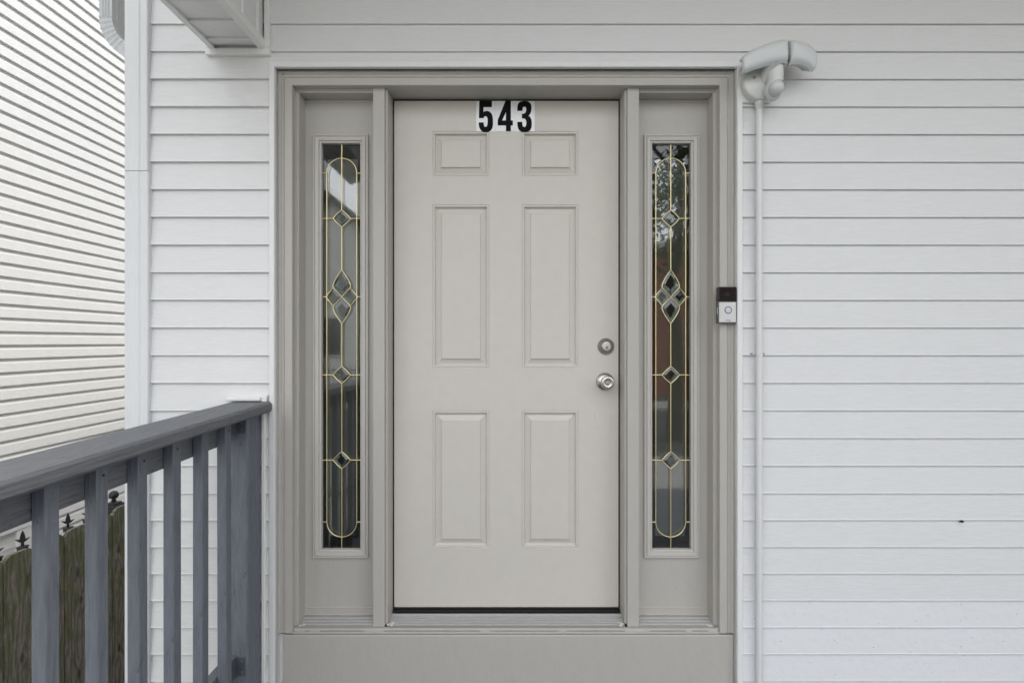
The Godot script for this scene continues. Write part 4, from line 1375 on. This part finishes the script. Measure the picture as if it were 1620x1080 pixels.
func build_street() -> void:
	var s := new_st()
	quad(s, Vector3(-90, -1.7, -60), Vector3(90, -1.7, -60), Vector3(90, -1.7, 90), Vector3(-90, -1.7, 90), Vector3.UP)
	setting("ground", s, M.grass)
	s = new_st()
	quad(s, Vector3(-3.79, -1.696, -9), Vector3(-1.41, -1.696, -9), Vector3(-1.41, -1.696, 6.55), Vector3(-3.79, -1.696, 6.55), Vector3.UP)
	setting("path", s, M.concrete)
	s = new_st()
	quad(s, Vector3(-80, -1.692, 9), Vector3(80, -1.692, 9), Vector3(80, -1.692, 17), Vector3(-80, -1.692, 17), Vector3.UP)
	setting("road", s, M.asphalt)
	for z in [[6.6, 8.95], [17.05, 19.2]]:
		s = new_st()
		box(s, Vector3(-80, -1.72, z[0]), Vector3(80, -1.57, z[1]), 0.02)
		setting("pavement", s, M.concrete)
	# white gabled house and brick house across the road
	var t := thing("white_house", "white gabled house across the road mirrored in the sidelight glass", "house", Vector3(-9, -1.7, 26))
	s = new_st()
	box(s, Vector3(-13.0, -1.7, 22.0), Vector3(-5.2, 4.6, 30.0))
	extrude(s, PackedVector2Array([Vector2(-13.0, 4.601), Vector2(-5.2, 4.601), Vector2(-9.1, 8.2)]), 22.0, 30.0)
	obj("wall", s, M.white_wall, t)
	s = new_st()
	extrude(s, PackedVector2Array([Vector2(-13.6, 4.07), Vector2(-13.6, 4.3), Vector2(-9.1, 8.5), Vector2(-4.6, 4.3), Vector2(-4.6, 4.07), Vector2(-9.1, 8.22)]), 21.5, 30.4)
	obj("roof", s, M.roofing, t)
	for x in [-11.6, -9.0, -6.6]:
		s = new_st()
		box(s, Vector3(x - 0.55, 0.3, 21.9), Vector3(x + 0.55, 2.3, 21.99))
		var w := obj("window", s, M.stone, t)
		s = new_st()
		box(s, Vector3(x - 0.45, 0.4, 21.88), Vector3(x + 0.45, 2.2, 21.895))
		obj("pane", s, M.window_dark, w)
	t = thing("brick_house", "red brick house across the road mirrored in the sidelight glass", "house", Vector3(9, -1.7, 26))
	s = new_st()
	box(s, Vector3(4.6, -1.7, 22.0), Vector3(14.0, 5.6, 30.0))
	obj("wall", s, M.brick, t)
	s = new_st()
	box(s, Vector3(4.4, 3.1, 21.9), Vector3(14.2, 3.45, 21.99))
	box(s, Vector3(4.4, 5.6, 21.7), Vector3(14.2, 6.0, 30.2))
	obj("cornice", s, M.stone, t)
	for x in [5.9, 9.35, 12.2]:
		s = new_st()
		box(s, Vector3(x - 0.55, 0.1, 21.88), Vector3(x + 0.55, 2.6, 21.99))
		var w := obj("window", s, M.white_wall, t)
		s = new_st()
		box(s, Vector3(x - 0.40, 0.25, 21.85), Vector3(x + 0.40, 2.45, 21.875))
		obj("pane", s, M.window_dark, w)
	# street tree
	for tr in [[4.6, 11.5, 3.6, 7.5, 31], [-13.2, 20.4, 3.4, 7.0, 32], [18.0, 20.5, 4.5, 7.2, 33]]:
		var lab: String = {31: "leafy street tree in front of the brick house", 32: "leafy street tree in front of the white house", 33: "leafy street tree past the brick house"}[tr[4]]
		t = thing("street_tree", lab, "tree", Vector3(tr[0], -1.7, tr[1]))
		s = new_st()
		tube(s, [Vector3(tr[0], -1.7, tr[1]), Vector3(tr[0] + 0.1, 0.5, tr[1]), Vector3(tr[0] - 0.05, 2.6, tr[1] + 0.1), Vector3(tr[0] + 0.2, 5.0, tr[1]), Vector3(tr[0] + 0.1, 7.5, tr[1])], [0.26, 0.20, 0.17, 0.11, 0.04], 10)
		rng.seed = tr[4]
		for k in 9:
			var a := k * 2.3
			var b := Vector3(tr[0] + 0.08, 2.2 + k * 0.5, tr[1])
			tube(s, [b, b + Vector3(cos(a) * 1.0, 0.8, sin(a) * 1.0), b + Vector3(cos(a) * 2.2, 1.5, sin(a) * 2.2)], [0.07, 0.05, 0.02], 6)
		obj("trunk", s, M.bark, t)
		s = new_st()
		var clumps := []
		for k in 46:
			var d := Vector3(rng.randfn(), rng.randfn() * 0.8, rng.randfn()).normalized() * pow(rng.randf(), 0.4)
			clumps.append(Vector3(tr[0], 5.6, tr[1]) + Vector3(d.x * tr[2] * 0.75, d.y * 3.1, d.z * tr[2] * 0.75))
		for c in clumps:
			for k in 70:
				var d := Vector3(rng.randfn(), rng.randfn() * 0.7, rng.randfn()) * 0.42
				var u := Vector3(rng.randf_range(-1, 1), rng.randf_range(-1, 1), rng.randf_range(-1, 1)).normalized()
				var v := u.cross(Vector3(rng.randf_range(-1, 1), 1, rng.randf_range(-1, 1))).normalized()
				var p: Vector3 = c + d
				quad(s, p - u * 0.10, p + v * 0.05, p + u * 0.10, p - v * 0.05, Vector3.UP)
		obj("crown", s, M.leaf, t)
	# iron railing along the far pavement
	t = thing("street_fence", "black iron railing along the far pavement across the road", "fence", Vector3(0, -1.57, 19.5))
	for k in 92:
		s = new_st()
		box(s, Vector3(-15.0 + 0.2 * k - 0.012, -1.7, 19.49), Vector3(-15.0 + 0.2 * k + 0.012, -0.05, 19.514))
		obj("picket", s, M.iron, t)
	for y in [-1.3, -0.25]:
		s = new_st()
		box(s, Vector3(-15.1, y, 19.48), Vector3(3.4, y + 0.05, 19.524))
		obj("rail", s, M.iron, t)

# ---------------------------------------------------------------- scene

func _ready() -> void:
	# camera
	var cam := Camera3D.new()
	cam.name = "camera"
	add_child(cam)
	cam.position = Vector3(0.0227, 1.058, 1.80)
	cam.fov = rad_to_deg(2.0 * atan(540.0 / 760.0))
	cam.near = 0.05
	cam.far = 400.0
	cam.current = true
	# sky
	var env := Environment.new()
	var sky := Sky.new()
	var sm := ProceduralSkyMaterial.new()
	sm.sky_top_color = Color(0.80, 0.815, 0.84)
	sm.sky_horizon_color = Color(0.895, 0.888, 0.872)
	sm.sky_curve = 0.12
	sm.ground_horizon_color = Color(0.55, 0.55, 0.53)
	sm.ground_bottom_color = Color(0.30, 0.30, 0.28)
	sm.sky_energy_multiplier = 1.0
	sky.sky_material = sm
	env.background_mode = Environment.BG_SKY
	env.sky = sky
	env.tonemap_mode = Environment.TONE_MAPPER_LINEAR
	env.tonemap_exposure = 3.5
	env.sdfgi_enabled = true
	env.ssao_enabled = true
	env.ssil_enabled = true
	var we := WorldEnvironment.new()
	we.name = "environment"
	we.environment = env
	add_child(we)
	# sun behind thin cloud
	var sun := DirectionalLight3D.new()
	sun.name = "sun"
	sun.light_color = Color(1.0, 0.97, 0.92)
	sun.light_energy = 0.15
	sun.light_angular_distance = 14.0
	sun.shadow_enabled = true
	add_child(sun)
	sun.rotation_degrees = Vector3(-56, 72, 0)

	make_materials()
	build_street()
	build_house()
	build_porch()
	build_neighbour()
	build_door_frame()
	build_door()
	build_sidelight(-0.6515, "leaded glass sidelight between the porch railing and the hinge side of the door")
	build_sidelight(0.6515, "leaded glass sidelight between the door knob and the doorbell")
	build_numbers()
	build_doorbell()
	build_floodlight()
	build_conduit()
	build_railing()
	build_downspout()
	build_wood_fence()
	build_iron_fence()
	build_weed()
